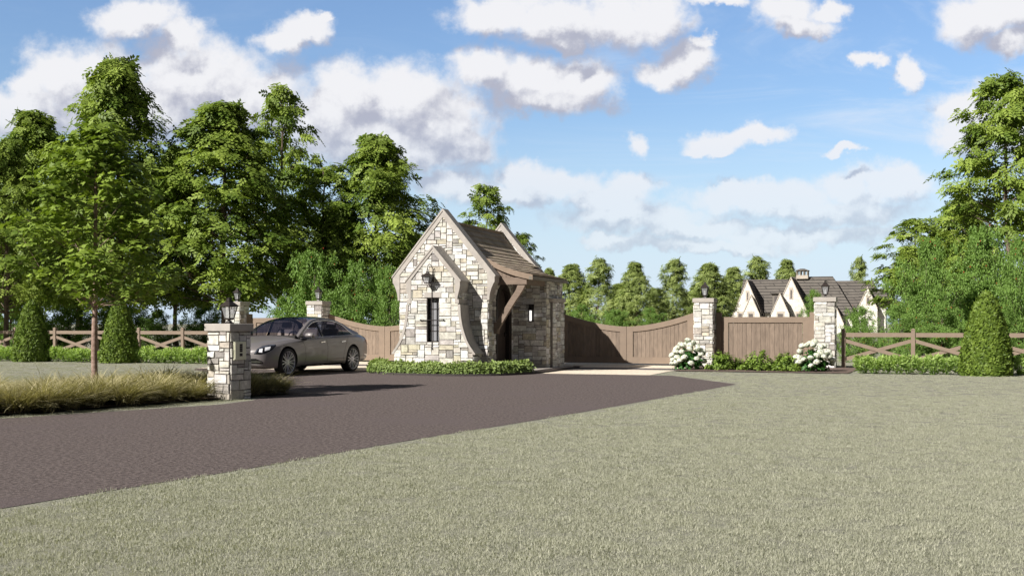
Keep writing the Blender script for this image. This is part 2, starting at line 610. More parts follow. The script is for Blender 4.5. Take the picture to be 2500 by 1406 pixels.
def layout(x0, x1, z0, z1, unit, rnd, skip=()):
    """random-coursed ashlar: greedy filling of a grid with blocks of 1 to 3 units height"""
    nx, nz = int(math.ceil((x1 - x0) / unit)), int(math.ceil((z1 - z0) / unit))
    occ = [[False] * nx for _ in range(nz)]
    for (a, b, c, d) in skip:
        for j in range(max(0, int(round((c - z0) / unit))), min(nz, int(round((d - z0) / unit)))):
            for i in range(max(0, int(round((a - x0) / unit))), min(nx, int(round((b - x0) / unit)))):
                occ[j][i] = True
    out = []
    for j in range(nz):
        i = 0
        while i < nx:
            if occ[j][i]:
                i += 1
                continue
            free = 0
            while i + free < nx and not occ[j][i + free]:
                free += 1
            h = rnd.choices((1, 2, 3), (34, 42, 24))[0]
            w = rnd.randint(2, 5) if h == 1 else (rnd.randint(3, 6) if h == 2 else rnd.randint(3, 7))
            w = min(w, free)
            if free - w == 1:
                w = free
            h = min(h, nz - j)
            for k in range(h):
                if any(occ[j + k][i + q] for q in range(w)):
                    h = max(1, k)
                    break
            for k in range(h):
                for q in range(w):
                    occ[j + k][i + q] = True
            out.append((x0 + i * unit, x0 + (i + w) * unit, z0 + j * unit, z0 + (j + h) * unit))
            i += w
    return out


def clip_poly(poly, x0, x1, z0, z1):
    def cut(P, inside, inter):
        out = []
        for i in range(len(P)):
            a, b = P[i - 1], P[i]
            ia, ib = inside(a), inside(b)
            if ib:
                if not ia:
                    out.append(inter(a, b))
                out.append(b)
            elif ia:
                out.append(inter(a, b))
        return out

    def ix(x):
        return lambda a, b: (x, a[1] + (b[1] - a[1]) * (x - a[0]) / (b[0] - a[0]))

    def iz(z):
        return lambda a, b: (a[0] + (b[0] - a[0]) * (z - a[1]) / (b[1] - a[1]), z)
    P = cut(poly, lambda p: p[0] >= x0, ix(x0))
    P = cut(P, lambda p: p[0] <= x1, ix(x1)) if P else P
    P = cut(P, lambda p: p[1] >= z0, iz(z0)) if P else P
    P = cut(P, lambda p: p[1] <= z1, iz(z1)) if P else P
    return P


def area(P):
    return 0.5 * sum(P[i - 1][0] * P[i][1] - P[i][0] * P[i - 1][1] for i in range(len(P)))


def stones(mb, outline, place, seed, unit=0.057, skip=(), proud=0.022, gap=0.0075, grow=0.0):
    """lay blocks over a 2D outline; place(a, b, d) -> 3D, d = how far proud of the wall"""
    rnd = random.Random(seed)
    xs, zs = [p[0] for p in outline], [p[1] for p in outline]
    for (a, b, c, d) in layout(min(xs), max(xs), min(zs), max(zs), unit, rnd, skip):
        g = gap * rnd.uniform(0.7, 1.3)
        P = clip_poly(outline, a + g, b - g, c + g, d - g)
        if len(P) < 3 or abs(area(P)) < 0.0006:
            continue
        if area(P) < 0:
            P = P[::-1]
        base = rnd.choice(_sc)
        k = rnd.uniform(0.86, 1.08)
        col = tuple(x * k * rnd.uniform(0.98, 1.02) for x in base)
        n = len(P)
        cx, cz = sum(p[0] for p in P) / n, sum(p[1] for p in P) / n
        if n == 4 and (b - a) > 0.1:
            j = 0.007
            P = [(p[0] + rnd.uniform(-j, j), p[1] + rnd.uniform(-j, j)) for p in P]
        pr = proud * rnd.uniform(0.6, 1.25)
        ins = 0.006

        def sh(p, t):
            dx, dz = cx - p[0], cz - p[1]
            L = math.hypot(dx, dz) or 1
            return (p[0] + dx / L * t, p[1] + dz / L * t)
        k0 = len(mb.v)
        for t, dd in ((0.0, -0.004), (0.0, pr * 0.55), (ins, pr)):
            mb.v += [tuple(place(*sh(p, t), dd)) for p in P]
        for r_ in (0, 1):
            for i in range(n):
                i2 = (i + 1) % n
                mb.f.append((k0 + r_ * n + i, k0 + r_ * n + i2, k0 + (r_ + 1) * n + i2, k0 + (r_ + 1) * n + i))
                mb.c.append(col)
                mb.m.append(1)
        mb.f.append(tuple(k0 + 2 * n + i for i in range(n)))
        mb.c.append(col)
        mb.m.append(1)


SM = [M['mortar'], M['stone']]

# ================================================================== SETTING
g = MB()
g.face([(-2500, -300, 0), (2500, -300, 0), (2500, 4000, 0), (-2500, 4000, 0)])
lawn = g.build('ground', M['lawn'])
tag(lawn, kind='structure')


def sheet(name, pts, z, mat, kind='structure', local=False):
    """flat sheet; pts in site (u, v) coordinates"""
    o = MB()
    if local:
        o.face([(p[0], p[1], 0) for p in pts])
        ob = o.build(name, mat)
        ob.location = (OX, OY, z)
        ob.rotation_euler = (0, 0, -TH)
    else:
        o.face([(*W(*p), z) for p in pts])
        ob = o.build(name, mat)
    return tag(ob, kind=kind)


right_edge = lerp_curve([(5.2, -26), (5.75, -21.4), (6.17, -18.96), (6.51, -16.2), (7.17, -12.0), (8.22, -3.30)], 6)
left_edge = [(-7.9, 0.2), (-7.2, -0.9), (-5.0, -2.7), (-2.4, -5.2), (-0.6, -7.6), (0.75, -9.3), (1.25, -11.2), (1.3, -12.2), (0.75, -13.6), (0.12, -15.3), (-0.8, -17.2), (-2.5, -20), (-7, -27)]
drive_pts = right_edge + [(6.1, 0.2), (6.1, 0.2)][:1] + left_edge
sheet('driveway', drive_pts, 0.004, M['asphalt'])
sheet('cream_paving', [(5.55, 0.2), (5.55, 3.3), (-7.9, 3.3), (-7.9, 0.2)], 0.008, M['paver'], local=True)
sheet('dark_paving', [(5.55, 3.3), (5.55, 4.6), (-7.9, 4.6), (-7.9, 3.3)], 0.006, M['paver_dark'], local=True)
sheet('far_paving', [(5.5, 4.6), (5.5, 9.5), (-7.2, 9.5), (-7.9, 4.6)], 0.005, M['paver'], local=True)
sheet('far_driveway', [(5.4, 9.5), (6, 30), (12, 60), (3, 60), (-3, 30), (-7.2, 9.5)], 0.004, M['asphalt'])

# mulch beds with a slightly heaped surface
def mound(name, outline, h, mat, world_pts=False):
    b = bmesh.new()
    vs = [b.verts.new((*(p if world_pts else W(*p)), 0.0)) for p in outline]
    f = b.faces.new(vs)
    r = bmesh.ops.inset_region(b, faces=[f], thickness=0.12)
    for v in f.verts:
        v.co.z = h
    bmesh.ops.recalc_face_normals(b, faces=b.faces)
    me = bpy.data.meshes.new(name)
    b.to_mesh(me)
    b.free()
    me.materials.append(mat)
    o = link(name, me)
    return tag(o, kind='structure')


mound('mulch_bed', [(5.62, 2.75), (7.6, 2.8), (9.2, 2.75), (10.2, 2.7), (10.4, 6.6), (5.62, 6.6)], 0.02, M['mulch'])
island = lerp_curve([(-1.75, 0.15), (-1.9, -0.5), (-1.35, -1.3), (-0.3, -1.82), (0.9, -1.92), (1.9, -1.45), (2.45, -0.5), (2.62, 0.6), (2.62, 3.9)], 5)
isl = island + [(2.62, 4.6), (-1.75, 4.9)]
mound('island_bed', isl, 0.05, M['mulch'])
k = MB()
pl = [W(*p) for p in island]
for a, b in zip(pl[:-1], pl[1:]):
    k.bar((*a, 0.025), (*b, 0.025), 0.05, 0.06)
tag(k.build('island_edging', M['kerb']), kind='structure')

# ================================================================== GUARDHOUSE
gh = site('guardhouse', 'small cream stone gatehouse with steep gables and a sweeping shake roof on the drive island', 'gatehouse', 0, 0)
HALF = 1.27
RK = 1.205            # rake of the gables


def gable_coping(apex, v0, v1):
    half_out = [(1.47, apex - 1.47 * RK), (1.47, apex - 1.47 * RK - 0.17), (1.44, apex - 1.98), (1.385, apex - 2.10), (1.345, apex - 2.22), (1.325, apex - 2.33), (1.32, apex - 2.42)]
    half_in = [(1.265, apex - 2.42), (1.265, apex - 0.21 - 1.265 * RK)]
    pts = [(0, apex)] + half_out + half_in + [(0, apex - 0.21)] + [(-a, b) for a, b in reversed(half_in)] + [(-a, b) for a, b in reversed(half_out)]
    m = MB()
    half = [(0, apex)] + half_out + half_in + [(0, apex - 0.21)]
    m.prism(half, 'y', v0, v1)
    m.prism([(-a, b) for a, b in reversed(half)], 'y', v0, v1)
    # upper moulding lip
    for sg in (1, -1):
        lip = [(0, apex + 0.025), (sg * 1.495, apex - 1.47 * RK + 0.0), (sg * 1.495, apex - 1.47 * RK - 0.05), (0, apex - 0.045)]
        m.prism(lip if sg < 0 else lip[::-1], 'y', v0 - 0.015, v1 + 0.015)
    o = m.build('gable_coping', M['coping'], gh)
    return o


def gable_wall(v0, v1, apex, seed, name):
    m = MB()
    out = [(-HALF, 0), (HALF, 0), (HALF, apex - 0.1 - HALF * RK), (0, apex - 0.1), (-HALF, apex - 0.1 - HALF * RK)]
    m.prism(out, 'y', v0, v1)
    stones(m, out, lambda a, b, d: (a, v0 - d, b), seed)
    for sg in (-1, 1):
        strip = [(v0, 0), (v1, 0), (v1, 2.55), (v0, 2.55)]
        stones(m, strip, lambda a, b, d: (sg * (HALF + d), a, b), seed + 5 + sg)
    if v0 > 2:
        stones(m, out, lambda a, b, d: (-a, v1 + d, b), seed + 9)
    return m.build(name, SM, gh)


gable_wall(0.0, 0.28, 4.34, 11, 'front_gable_wall')
gable_coping(4.34, -0.035, 0.315)
gable_wall(4.5, 4.78, 4.34, 31, 'rear_gable_wall')
gable_coping(4.34, 4.465, 4.815)

# side walls with the arched doorway on the right
D0, D1, DS = 0.66, 1.70, 1.80        # jambs and springing height
dc, dr = (D0 + D1) / 2, (D1 - D0) / 2
arch = [(dc - dr * math.cos(t), DS + dr * math.sin(t)) for t in np.linspace(0, math.pi, 13)]
m = MB()
side = [(0.28, 0), (D0, 0)] + arch + [(D1, 0), (4.5, 0), (4.5, 2.85), (0.28, 2.85)]
m.prism(side, 'x', HALF - 0.25, HALF - 0.004)
stones(m, side, lambda a, b, d: (HALF - 0.004 + d, a, b), 41)
m.build('side_wall', SM, gh)
m = MB()
ls = [(0.28, 0), (4.5, 0), (4.5, 2.85), (0.28, 2.85)]
m.prism(ls, 'x', -HALF + 0.004, -HALF + 0.25)
stones(m, ls, lambda a, b, d: (-HALF + 0.004 - d, a, b), 43)
m.build('side_wall', SM, gh)
# door surround and door
m = MB()
for r0, r1, x in ((dr - 0.01, dr + 0.085, 0.03), (dr - 0.07, dr - 0.012, 0.012)):
    o1 = [(dc - r1 * math.cos(t), DS + r1 * math.sin(t)) for t in np.linspace(0, math.pi, 17)]
    i1 = [(dc - r0 * math.cos(t), DS + r0 * math.sin(t)) for t in np.linspace(0, math.pi, 17)]
    ring = [(dc - r1, 0.06)] + o1 + [(dc + r1, 0.06), (dc + r0, 0.06)] + i1[::-1] + [(dc - r0, 0.06)]
    m.prism(ring, 'x', HALF - 0.1, HALF + x)
m.build('door_frame', M['iron_warm'], gh)
m = MB()
r0 = dr - 0.07
for k in range(7):
    a, b = dc - r0 + 2 * r0 * k / 7, dc - r0 + 2 * r0 * (k + 1) / 7
    za = DS + math.sqrt(max(0, r0 ** 2 - (a - dc) ** 2))
    zb = DS + math.sqrt(max(0, r0 ** 2 - (b - dc) ** 2))
    s_ = random.uniform(0.8, 1.15)
    m.prism([(a + 0.004, 0.08), (b - 0.004, 0.08), (b - 0.004, zb), (a + 0.004, za)], 'x', HALF - 0.16, HALF - 0.10, (s_, s_, s_))
m.box(HALF - 0.20, HALF - 0.165, D0, D1, 0.06, 2.3)
door = m.build('door', M['doorwood'], gh)
m = MB()
m.tube([(HALF - 0.09, D1 - 0.17, 1.0), (HALF - 0.04, D1 - 0.17, 1.0), (HALF - 0.04, D1 - 0.28, 1.0)], 0.012, 8)
m.frustum(HALF - 0.09, D1 - 0.17, 0.94, 1.06, 0.02, 0.02)
m.build('door_handle', M['iron'], door)

# the wing that carries the swept roof
WU, WV, WR = 2.25, 1.95, 3.42
m = MB()
fw = [(HALF, 0), (WU, 0), (WU, 2.50), (HALF, 2.82)]
m.prism([(HALF + .012, 0), (WU, 0), (WU, 2.50), (HALF + .012, 2.82)], 'y', WV, WR)
stones(m, fw, lambda a, b, d: (a, WV - d, b), 51)
stones(m, [(WV, 0), (WR, 0), (WR, 2.50), (WV, 2.50)], lambda a, b, d: (WU + d, a, b), 52)
stones(m, fw, lambda a, b, d: (a, WR + d, b), 53)
m.build('wing_wall', SM, gh)
m = MB()
pr_ = [(2.25, 0), (3.32, 0), (3.32, 1.90), (2.25, 1.90)]
m.box(WU + 0.02, WU + 0.09, 2.25, 3.32, 0, 1.90)
stones(m, pr_, lambda a, b, d: (WU + 0.09 + d, a, b), 55)
m.box(WU + 0.02, WU + 0.13, 2.18, 3.38, 1.90, 2.0)
m.c[-6:] = [(0.42, 0.38, 0.33)] * 6
m.m[-6:] = [1] * 6
m.build('buttress', SM, gh)
m = MB()
m.box(HALF + 0.02, 2.48, 0.35, 3.80, 0.0, 0.085)
m.build('step_slab', M['slab'], gh)

# swept roof: profile in (u, z), laid as overlapping courses of shakes
prof = lerp_curve([(0.0, 4.03), (0.5, 3.44), (0.85, 3.16), (1.2, 2.965), (1.57, 2.79), (1.95, 2.66), (2.36, 2.565)], 6)
left_prof = [(0, 4.03), (-1.48, 2.25)]


def along(poly, s):
    for a, b in zip(poly[:-1], poly[1:]):
        L = math.hypot(b[0] - a[0], b[1] - a[1])
        if s <= L:
            t = s / L
            return (a[0] + (b[0] - a[0]) * t, a[1] + (b[1] - a[1]) * t), ((b[0] - a[0]) / L, (b[1] - a[1]) / L)
        s -= L
    return b, ((b[0] - a[0]) / L, (b[1] - a[1]) / L)


m = MB()
for poly, sgn in ((prof, 1), (left_prof, -1)):
    total = sum(math.hypot(b[0] - a[0], b[1] - a[1]) for a, b in zip(poly[:-1], poly[1:]))
    nc = int(total / 0.20)
    for c in range(nc):
        s0, s1 = max(0.0, total * c / nc - 0.05), total * (c + 1) / nc
        (p0, d0_), (p1, d1_) = along(poly, s0), along(poly, s1)
        nx, nz = -d1_[1] * sgn, d1_[0] * sgn
        v = 0.318
        vend = 4.46 if abs(p1[0]) < 1.36 else 3.56
        while v < vend:
            w = random.uniform(0.16, 0.42)
            v2 = min(vend, v + w)
            k = random.uniform(0.78, 1.12)
            col = (k, k * random.uniform(0.96, 1.02), k * random.uniform(0.92, 1.0))
            lift = 0.030 + random.uniform(0, 0.003)
            A, B = (p0[0] + nx * 0.004, p0[1] + nz * 0.004), (p1[0] + nx * lift, p1[1] + nz * lift)
            C_, D_ = (p1[0] + nx * (lift - .024), p1[1] + nz * (lift - .024)), (p0[0] - nx * 0.01, p0[1] - nz * 0.01)
            q = [D_, C_, B, A]
            if sgn < 0:
                q = q[::-1]
            m.prism(q, 'y', v + 0.002, v2 - 0.002, col)
            v = v2
m.bar((0, 0.318, 4.06), (0, 4.46, 4.06), 0.13, 0.03)
roof = m.build('roof', M['shake'], gh)
m = MB()      # deck under the shakes
for poly, sgn in ((prof, 1), (left_prof, -1)):
    for a, b in zip(poly[:-1], poly[1:]):
        ve = 4.49 if abs(b[0]) < 1.36 else 3.54
        q = [(a[0], a[1] - 0.012), (b[0], b[1] - 0.012), (b[0], b[1] - 0.05), (a[0], a[1] - 0.05)]
        m.prism(q if sgn > 0 else q[::-1], 'y', 0.322, ve)
m.build('roof_deck', M['timber'], roof)
m = MB()      # eave fascia and gutter board
m.box(2.30, 2.385, 0.318, 3.59, 2.455, 2.545)
m.build('fascia', M['fascia'], roof)
m = MB()      # curved barge board on the front edge of the swept roof
bp_ = [p for p in prof if p[0] > 0.9]
ring = [(p[0], p[1] + 0.028) for p in bp_] + [(2.40, 2.575), (2.40, 2.45)] + [(p[0], p[1] - 0.115) for p in reversed(bp_)]
m.prism(ring, 'y', 0.319, 0.352)
m.build('barge_board', M['barge'], roof)
m = MB()      # boards closing the end above the beam
u0 = HALF + 0.02
while u0 < 2.2:
    u1 = min(2.2, u0 + 0.115)
    z0_, z1_ = np.interp([u0, u1], [p[0] for p in prof], [p[1] for p in prof]) - 0.06
    m.prism([(u0 + 0.004, 2.52), (u1 - 0.004, 2.52), (u1 - 0.004, z1_), (u0 + 0.004, z0_)], 'y', 0.40, 0.425)
    u0 = u1
m.build('end_boarding', M['timber'], gh)
m = MB()
m.box(HALF + 0.02, 2.22, 0.36, 0.54, 2.335, 2.515)
m.build('porch_beam', M['timber'], gh)
m = MB()
m.box(2.04, 2.22, 0.542, WV - 0.02, 2.335, 2.50)
m.build('porch_beam', M['timber'], gh)
m = MB()      # curved brace on its wall block
ctr = lerp_curve([(1.33, 1.15), (1.60, 1.58), (1.84, 1.95), (1.98, 2.15), (2.07, 2.335)], 4)
wd = np.interp(np.linspace(0, 1, len(ctr)), [0, 0.75, 1], [0.15, 0.16, 0.21])
up_, dn_ = [], []
for i, p in enumerate(ctr):
    a, b = ctr[max(0, i - 1)], ctr[min(len(ctr) - 1, i + 1)]
    L = math.hypot(b[0] - a[0], b[1] - a[1])
    nx, nz = -(b[1] - a[1]) / L, (b[0] - a[0]) / L
    up_.append((p[0] + nx * wd[i] / 2, p[1] + nz * wd[i] / 2))
    dn_.append((p[0] - nx * wd[i] / 2, p[1] - nz * wd[i] / 2))
up_[-1], dn_[-1] = (1.97, 2.333), (2.17, 2.333)
m.prism(dn_ + up_[::-1], 'y', 0.385, 0.515)
m.box(HALF + 0.02, HALF + 0.13, 0.37, 0.53, 1.03, 1.34)
m.build('brace', M['timber'], gh)

# ------------- front bay with its bell-shaped outline
BC = -0.03
BV = -0.60
WX0, WX1, WZ0, WZ1 = -0.20, 0.14, 0.82, 1.97
flare = lerp_curve([(1.15, 0.53), (0.96, 0.80), (0.84, 1.10), (0.765, 1.42), (0.735, 1.80)], 4)
bay_half = [(1.12, 0), (1.12, 0.53)] + [(a - 0.03, b) for a, b in flare[1:]] + [(0.70, 2.35), (0, 3.18)]
m = MB()
# mortar core, left and right of the window opening
for sg in (1, -1):
    wx = (WX1 if sg > 0 else WX0) - BC
    half = [(0, 0)] + bay_half + [(0, WZ1), (abs(wx), WZ1), (abs(wx), WZ0), (0, WZ0)]
    h2 = [(BC + sg * a, b) for a, b in half]
    m.prism(h2 if sg > 0 else h2[::-1], 'y', BV, -0.016)
outl = [(BC + a, b) for a, b in bay_half] + [(BC - a, b) for a, b in reversed(bay_half[:-1])]
# block grid lines up with the window opening
un = 0.068
X0 = WX0 - un * 14
Z0 = 0.0
big = [(X0, 0)] + [(X0, 3.4)]
rnd_skip = [(WX0, WX0 + un * 5, un * 12, un * 29)]


def bay_stones(mb):
    rnd = random.Random(77)
    for (a, b, c, d) in layout(X0, X0 + un * 36, 0, 3.25, un, rnd, rnd_skip):
        gq = 0.0065 * rnd.uniform(0.7, 1.3)
        P = clip_poly(outl, a + gq, b - gq, c + gq, d - gq)
        if len(P) < 3 or abs(area(P)) < 0.0006:
            continue
        sub = MB()
        stones(sub, P, lambda x, z, dd: (x, BV - dd, z), rnd.randint(0, 99999), unit=5.0, gap=0.0)
        k0 = len(mb.v)
        mb.v += sub.v
        mb.f += [tuple(i + k0 for i in f) for f in sub.f]
        mb.c += sub.c
        mb.m += sub.m


bay_stones(m)
stones(m, [(BV, 0), (-0.016, 0), (-0.016, 0.50), (BV, 0.50)], lambda a, b, d: (BC + 1.12 + d, a, b), 61)
stones(m, [(BV, 1.80), (-0.016, 1.80), (-0.016, 2.3), (BV, 2.3)], lambda a, b, d: (BC + 0.70 + d, a, b), 62)
bay = m.build('bay_wall', SM, gh)
m = MB()
BRK = (3.32 - 2.43) / 0.765
h_out = [(0.765, 2.43), (0.765, 2.27), (0.75, 2.19), (0.725, 2.10), (0.70, 2.0), (0.69, 1.93), (0.735, 1.93), (0.735, 1.83)]
h_in = [(0.625, 1.83), (0.625, 3.32 - 0.14 - 0.625 * BRK)]
half = [(0, 3.32)] + h_out + h_in + [(0, 3.32 - 0.14)]
for sg in (1, -1):
    pts = [(BC + sg * a, b) for a, b in half]
    m.prism(pts if sg > 0 else pts[::-1], 'y', BV - 0.035, -0.002)
    lip = [(BC, 3.345), (BC + sg * 0.79, 2.43), (BC + sg * 0.79, 2.385), (BC, 3.28)]
    m.prism(lip if sg > 0 else lip[::-1], 'y', BV - 0.05, -0.003)
m.build('gable_coping', M['coping'], bay)
m = MB()
fl_out = [(a + 0.035, b) for a, b in flare]
fl_in = [(a - 0.035, b) for a, b in flare]
rb = [(1.19, 0.50)] + fl_out + fl_in[::-1] + [(1.10, 0.50)]
for sg in (1, -1):
    m = MB()
    pts = [(BC + sg * a, b) for a, b in rb]
    m.prism(pts if sg > 0 else pts[::-1], 'y', BV - 0.03, -0.004)
    m.build('flare_coping', M['coping'], bay)
m = MB()
m.box(-0.27, 0.205, BV - 0.03, BV - 0.002, 1.985, 2.12)
m.build('lintel', M['coping'], bay)
# window
m = MB()
fy0, fy1 = BV + 0.10, BV + 0.145
m.box(WX0, WX0 + 0.028, fy0, fy1, WZ0, WZ1)
m.box(WX1 - 0.028, WX1, fy0, fy1, WZ0, WZ1)
m.box(WX0 + 0.028, WX1 - 0.028, fy0, fy1, WZ0, WZ0 + 0.03)
m.box(WX0 + 0.028, WX1 - 0.028, fy0, fy1, WZ1 - 0.03, WZ1)
for k in (1, 2):
    x = WX0 + (WX1 - WX0) * k / 3
    m.box(x - 0.007, x + 0.007, fy0 + 0.005, fy1 - 0.005, WZ0 + 0.03, WZ1 - 0.03)
for k in (1, 2, 3):
    z = WZ0 + (WZ1 - WZ0) * k / 4
    m.box(WX0 + 0.028, WX1 - 0.028, fy0 + 0.003, fy1 - 0.003, z - 0.007, z + 0.007)
m.box(WX0 - 0.004, WX0 + 0.012, BV - 0.006, fy0, WZ0, WZ1)
m.box(WX1 - 0.012, WX1 + 0.004, BV - 0.006, fy0, WZ0, WZ1)
m.box(WX0 + .012, WX1 - .012, BV - 0.006, fy0, WZ1 - 0.014, WZ1 + .002)
win = m.build('window', M['iron_warm'], bay)
M['winglass'] = glass_mat('window_glass', alpha=0.55, base=(0.42, 0.42, 0.44), rough=0.15)
M['curtain'] = surface('window_curtain', (0.55, 0.53, 0.52), (0.45, 0.43, 0.42), 4, 0.9)
m = MB()
m.box(WX0 + 0.028, WX1 - 0.028, fy0 + 0.018, fy0 + 0.024, WZ0 + 0.03, WZ1 - 0.03)
m.build('pane', M['winglass'], win)
m = MB()
m.box(WX0 + .002, WX1 - .002, fy1 + 0.04, fy1 + 0.06, WZ0 + .002, WZ1 - .002)
m.build('curtain', M['curtain'], win)
m = MB()
m.box(WX0 + .002, WX1 - .002, BV - 0.02, fy0 - .002, WZ0 - 0.04, WZ0 - .002)
m.build('window_sill', M['coping'], win)
m = MB()
m.bar((-0.37, BV - 0.045, 1.395), (0.28, BV - 0.045, 1.395), 0.014)
m.bar((-0.05, BV - 0.045, 0.655), (-0.05, BV - 0.045, 2.20), 0.014)
for p in ((-0.37, 1.395), (0.28, 1.395), (-0.05, 0.655), (-0.05, 2.20)):
    m.frustum(p[0], BV - 0.045, p[1] - 0.022, p[1], 0.004, 0.024)
    m.frustum(p[0], BV - 0.045, p[1], p[1] + 0.022, 0.024, 0.004)
for p in ((-0.30, 1.395), (0.21, 1.395), (-0.05, 0.72), (-0.05, 2.15)):
    m.bar((p[0], BV - 0.045, p[1]), (p[0], BV + 0.01, p[1]), 0.012)
m.build('iron_cross_bar', M['iron'], bay)

# ================================================================== LANTERNS
M['lampglass'] = glass_mat('lantern_glass', tint=(0.92, 0.93, 0.95), alpha=0.38, base=(0.45, 0.46, 0.48), rough=0.1)
M['candle'] = surface('lantern_candle', (0.85, 0.83, 0.78), rough=0.5)


def lantern_body(t, z, s, mat, y=0.0, x=0.0, hk=1.0):
    """tapered four-sided lantern; z = underside, s = half width at the top of the glass"""
    h = s * 2.35 * hk
    a0, a1 = s * 0.60, s
    f = MB()
    f.frustum(x, y, z, z + 0.03 * s / 0.14, a0 * 1.05, a0 * 1.05)
    zb, zt = z + 0.03 * s / 0.14, z + h
    for sx, sy in ((1, 1), (1, -1), (-1, 1), (-1, -1)):
        f.bar((x + sx * a0 * 0.97, y + sy * a0 * 0.97, zb), (x + sx * a1 * 0.97, y + sy * a1 * 0.97, zt), 0.02 * s / 0.14)
    for k in range(4):
        c, sn = [(1, 0), (0, 1), (-1, 0), (0, -1)][k]
        f.bar((x + a1 * (c - sn), y + a1 * (sn + c), zt), (x + a1 * (c + sn), y + a1 * (sn - c), zt), 0.022 * s / 0.14)
    fo = f.build('lantern_frame', mat, t)
    gl = MB()
    gl.frustum(x, y, zb, zt, a0 * 0.93, a1 * 0.93)
    gl.build('glass', M['lampglass'], t)
    c = MB()
    c.frustum(x, y, zb, zb + h * 0.16, s * 0.20, s * 0.16, 8)
    c.frustum(x, y, zb + h * 0.16, zb + h * 0.62, s * 0.13, s * 0.11, 8)
    c.build('candle', M['candle'], t)
    r = MB()
    q = hk
    r.frustum(x, y, zt, zt + 0.02 * s / 0.14, a1 * 1.14, a1 * 1.14)
    r.frustum(x, y, zt + 0.02 * s / 0.14, zt + s * 0.95 * q, a1 * 1.10, s * 0.36)
    r.frustum(x, y, zt + s * 0.95 * q, zt + s * 1.0 * q, s * 0.44, s * 0.44)
    r.frustum(x, y, zt + s * 1.0 * q, zt + s * 1.45 * q, s * 0.32, s * 0.28)
    r.frustum(x, y, zt + s * 1.45 * q, zt + s * 1.52 * q, s * 0.36, s * 0.36)
    r.frustum(x, y, zt + s * 1.52 * q, zt + s * 1.66 * q, s * 0.2, s * 0.03)
    r.build('lantern_roof', mat, t)
    return zt + s * 1.66 * hk


def post_lantern(label, x, y, z, s, rz, group, hk=0.95):
    t = thing('lantern', label, 'lantern', (x, y, z), rz, group)
    b = MB()
    b.frustum(0, 0, 0, 0.02, s * 0.60, s * 0.60)
    b.frustum(0, 0, 0.02, 0.05, s * 0.42, s * 0.30)
    b.frustum(0, 0, 0.05, s * 0.62, s * 0.26, s * 0.26, 8)
    b.frustum(0, 0, s * 0.62, s * 0.74, s * 0.40, s * 0.50)
    b.build('lantern_base', M['iron_warm'], t)
    lantern_body(t, s * 0.74, s, M['iron_warm'], hk=hk)
    return t


# hooked lantern over the bay window
wl = site('wall_lantern', 'dark lantern hanging from a curved hook above the narrow bay window', 'lantern', -0.115, BV, 2.34)
zt_ = lantern_body(wl, 0.0, 0.115, M['iron_warm'], y=-0.17, hk=0.70)
m = MB()
hook = lerp_curve([(0.095, -0.02, 0.04), (0.115, -0.05, 0.26), (0.10, -0.10, 0.42), (0.055, -0.15, 0.50), (0.01, -0.17, 0.465), (0.0, -0.17, zt_ - 0.02)], 5)
m.tube(hook, 0.009, 8)
ringp = [(0.0 + 0.028 * math.cos(t), -0.17, zt_ + 0.02 + 0.04 * math.sin(t)) for t in np.linspace(0, 2 * math.pi, 13)]
m.tube(ringp, 0.006, 6, cap=False)
m.bar((0.09, -0.02, 0.06), (0.09, -0.02, 0.34), 0.035, 0.02, up=(0, 1, 0))
m.build('hook_arm', M['iron'], wl)
# box sconce on the wing wall
sc_ = site('wall_sconce', 'black box sconce with a lit white pane on the shaded wing wall', 'sconce', 1.83, WV, 1.37)
m = MB()
m.box(-0.07, 0.07, -0.03, -0.012, 0.0, 0.46)
for sx in (-0.065, 0.045):
    m.box(sx, sx + 0.02, -0.15, -0.03, 0.0, 0.022)
    m.box(sx, sx + 0.02, -0.15, -0.13, 0.022, 0.31)
m.box(-0.065, 0.065, -0.15, -0.03, -0.02, 0.0)
m.box(-0.075, 0.075, -0.16, -0.03, 0.31, 0.335)
m.frustum(0, -0.095, 0.335, 0.40, 0.06, 0.025)
m.frustum(0, -0.095, 0.40, 0.46, 0.018, 0.012)
m.build('sconce_frame', M['iron'], sc_)
ml, NL = new_mat('lit_pane')
em = NL.n('ShaderNodeEmission')
em.inputs[0].default_value = (1, 0.97, 0.93, 1)
em.inputs[1].default_value = 1.1
oo = NL.n('ShaderNodeOutputMaterial')
NL.link(em.outputs[0], oo.inputs[0])
m = MB()
m.box(-0.028, 0.028, -0.11, -0.05, 0.01, 0.29)
m.build('lit_pane', ml, sc_)

# ================================================================== PILLARS
def pillar(label, u, v, h, w, seed, rz=0.0, group='stone pillars along the entrance', world_xy=None, unit=0.058):
    if world_xy:
        t = thing('stone_pillar', label, 'pillar', (*world_xy, 0), rz, group)
    else:
        t = site('stone_pillar', label, 'pillar', u, v, 0, rz, group)
    a = w / 2
    m = MB()
    hb = h - 0.13
    m.box(-a, a, -a, a, 0, hb)
    q = [(-a, 0), (a, 0), (a, hb), (-a, hb)]
    stones(m, q, lambda x, z, d: (x, -a - d, z), seed, unit)
    stones(m, q, lambda x, z, d: (a + d, x, z), seed + 1, unit)
    stones(m, q, lambda x, z, d: (-x, a + d, z), seed + 2, unit)
    stones(m, q, lambda x, z, d: (-a - d, -x, z), seed + 3, unit)
    m.build('pillar_shaft', SM, t)
    c = MB()
    b = a + 0.045
    c.box(-b, b, -b, b, hb, h)
    ob = c.build('pillar_cap', M['coping'], t)
    bv = ob.modifiers.new('bevel', 'BEVEL')
    bv.width = 0.012
    bv.segments = 2
    return t


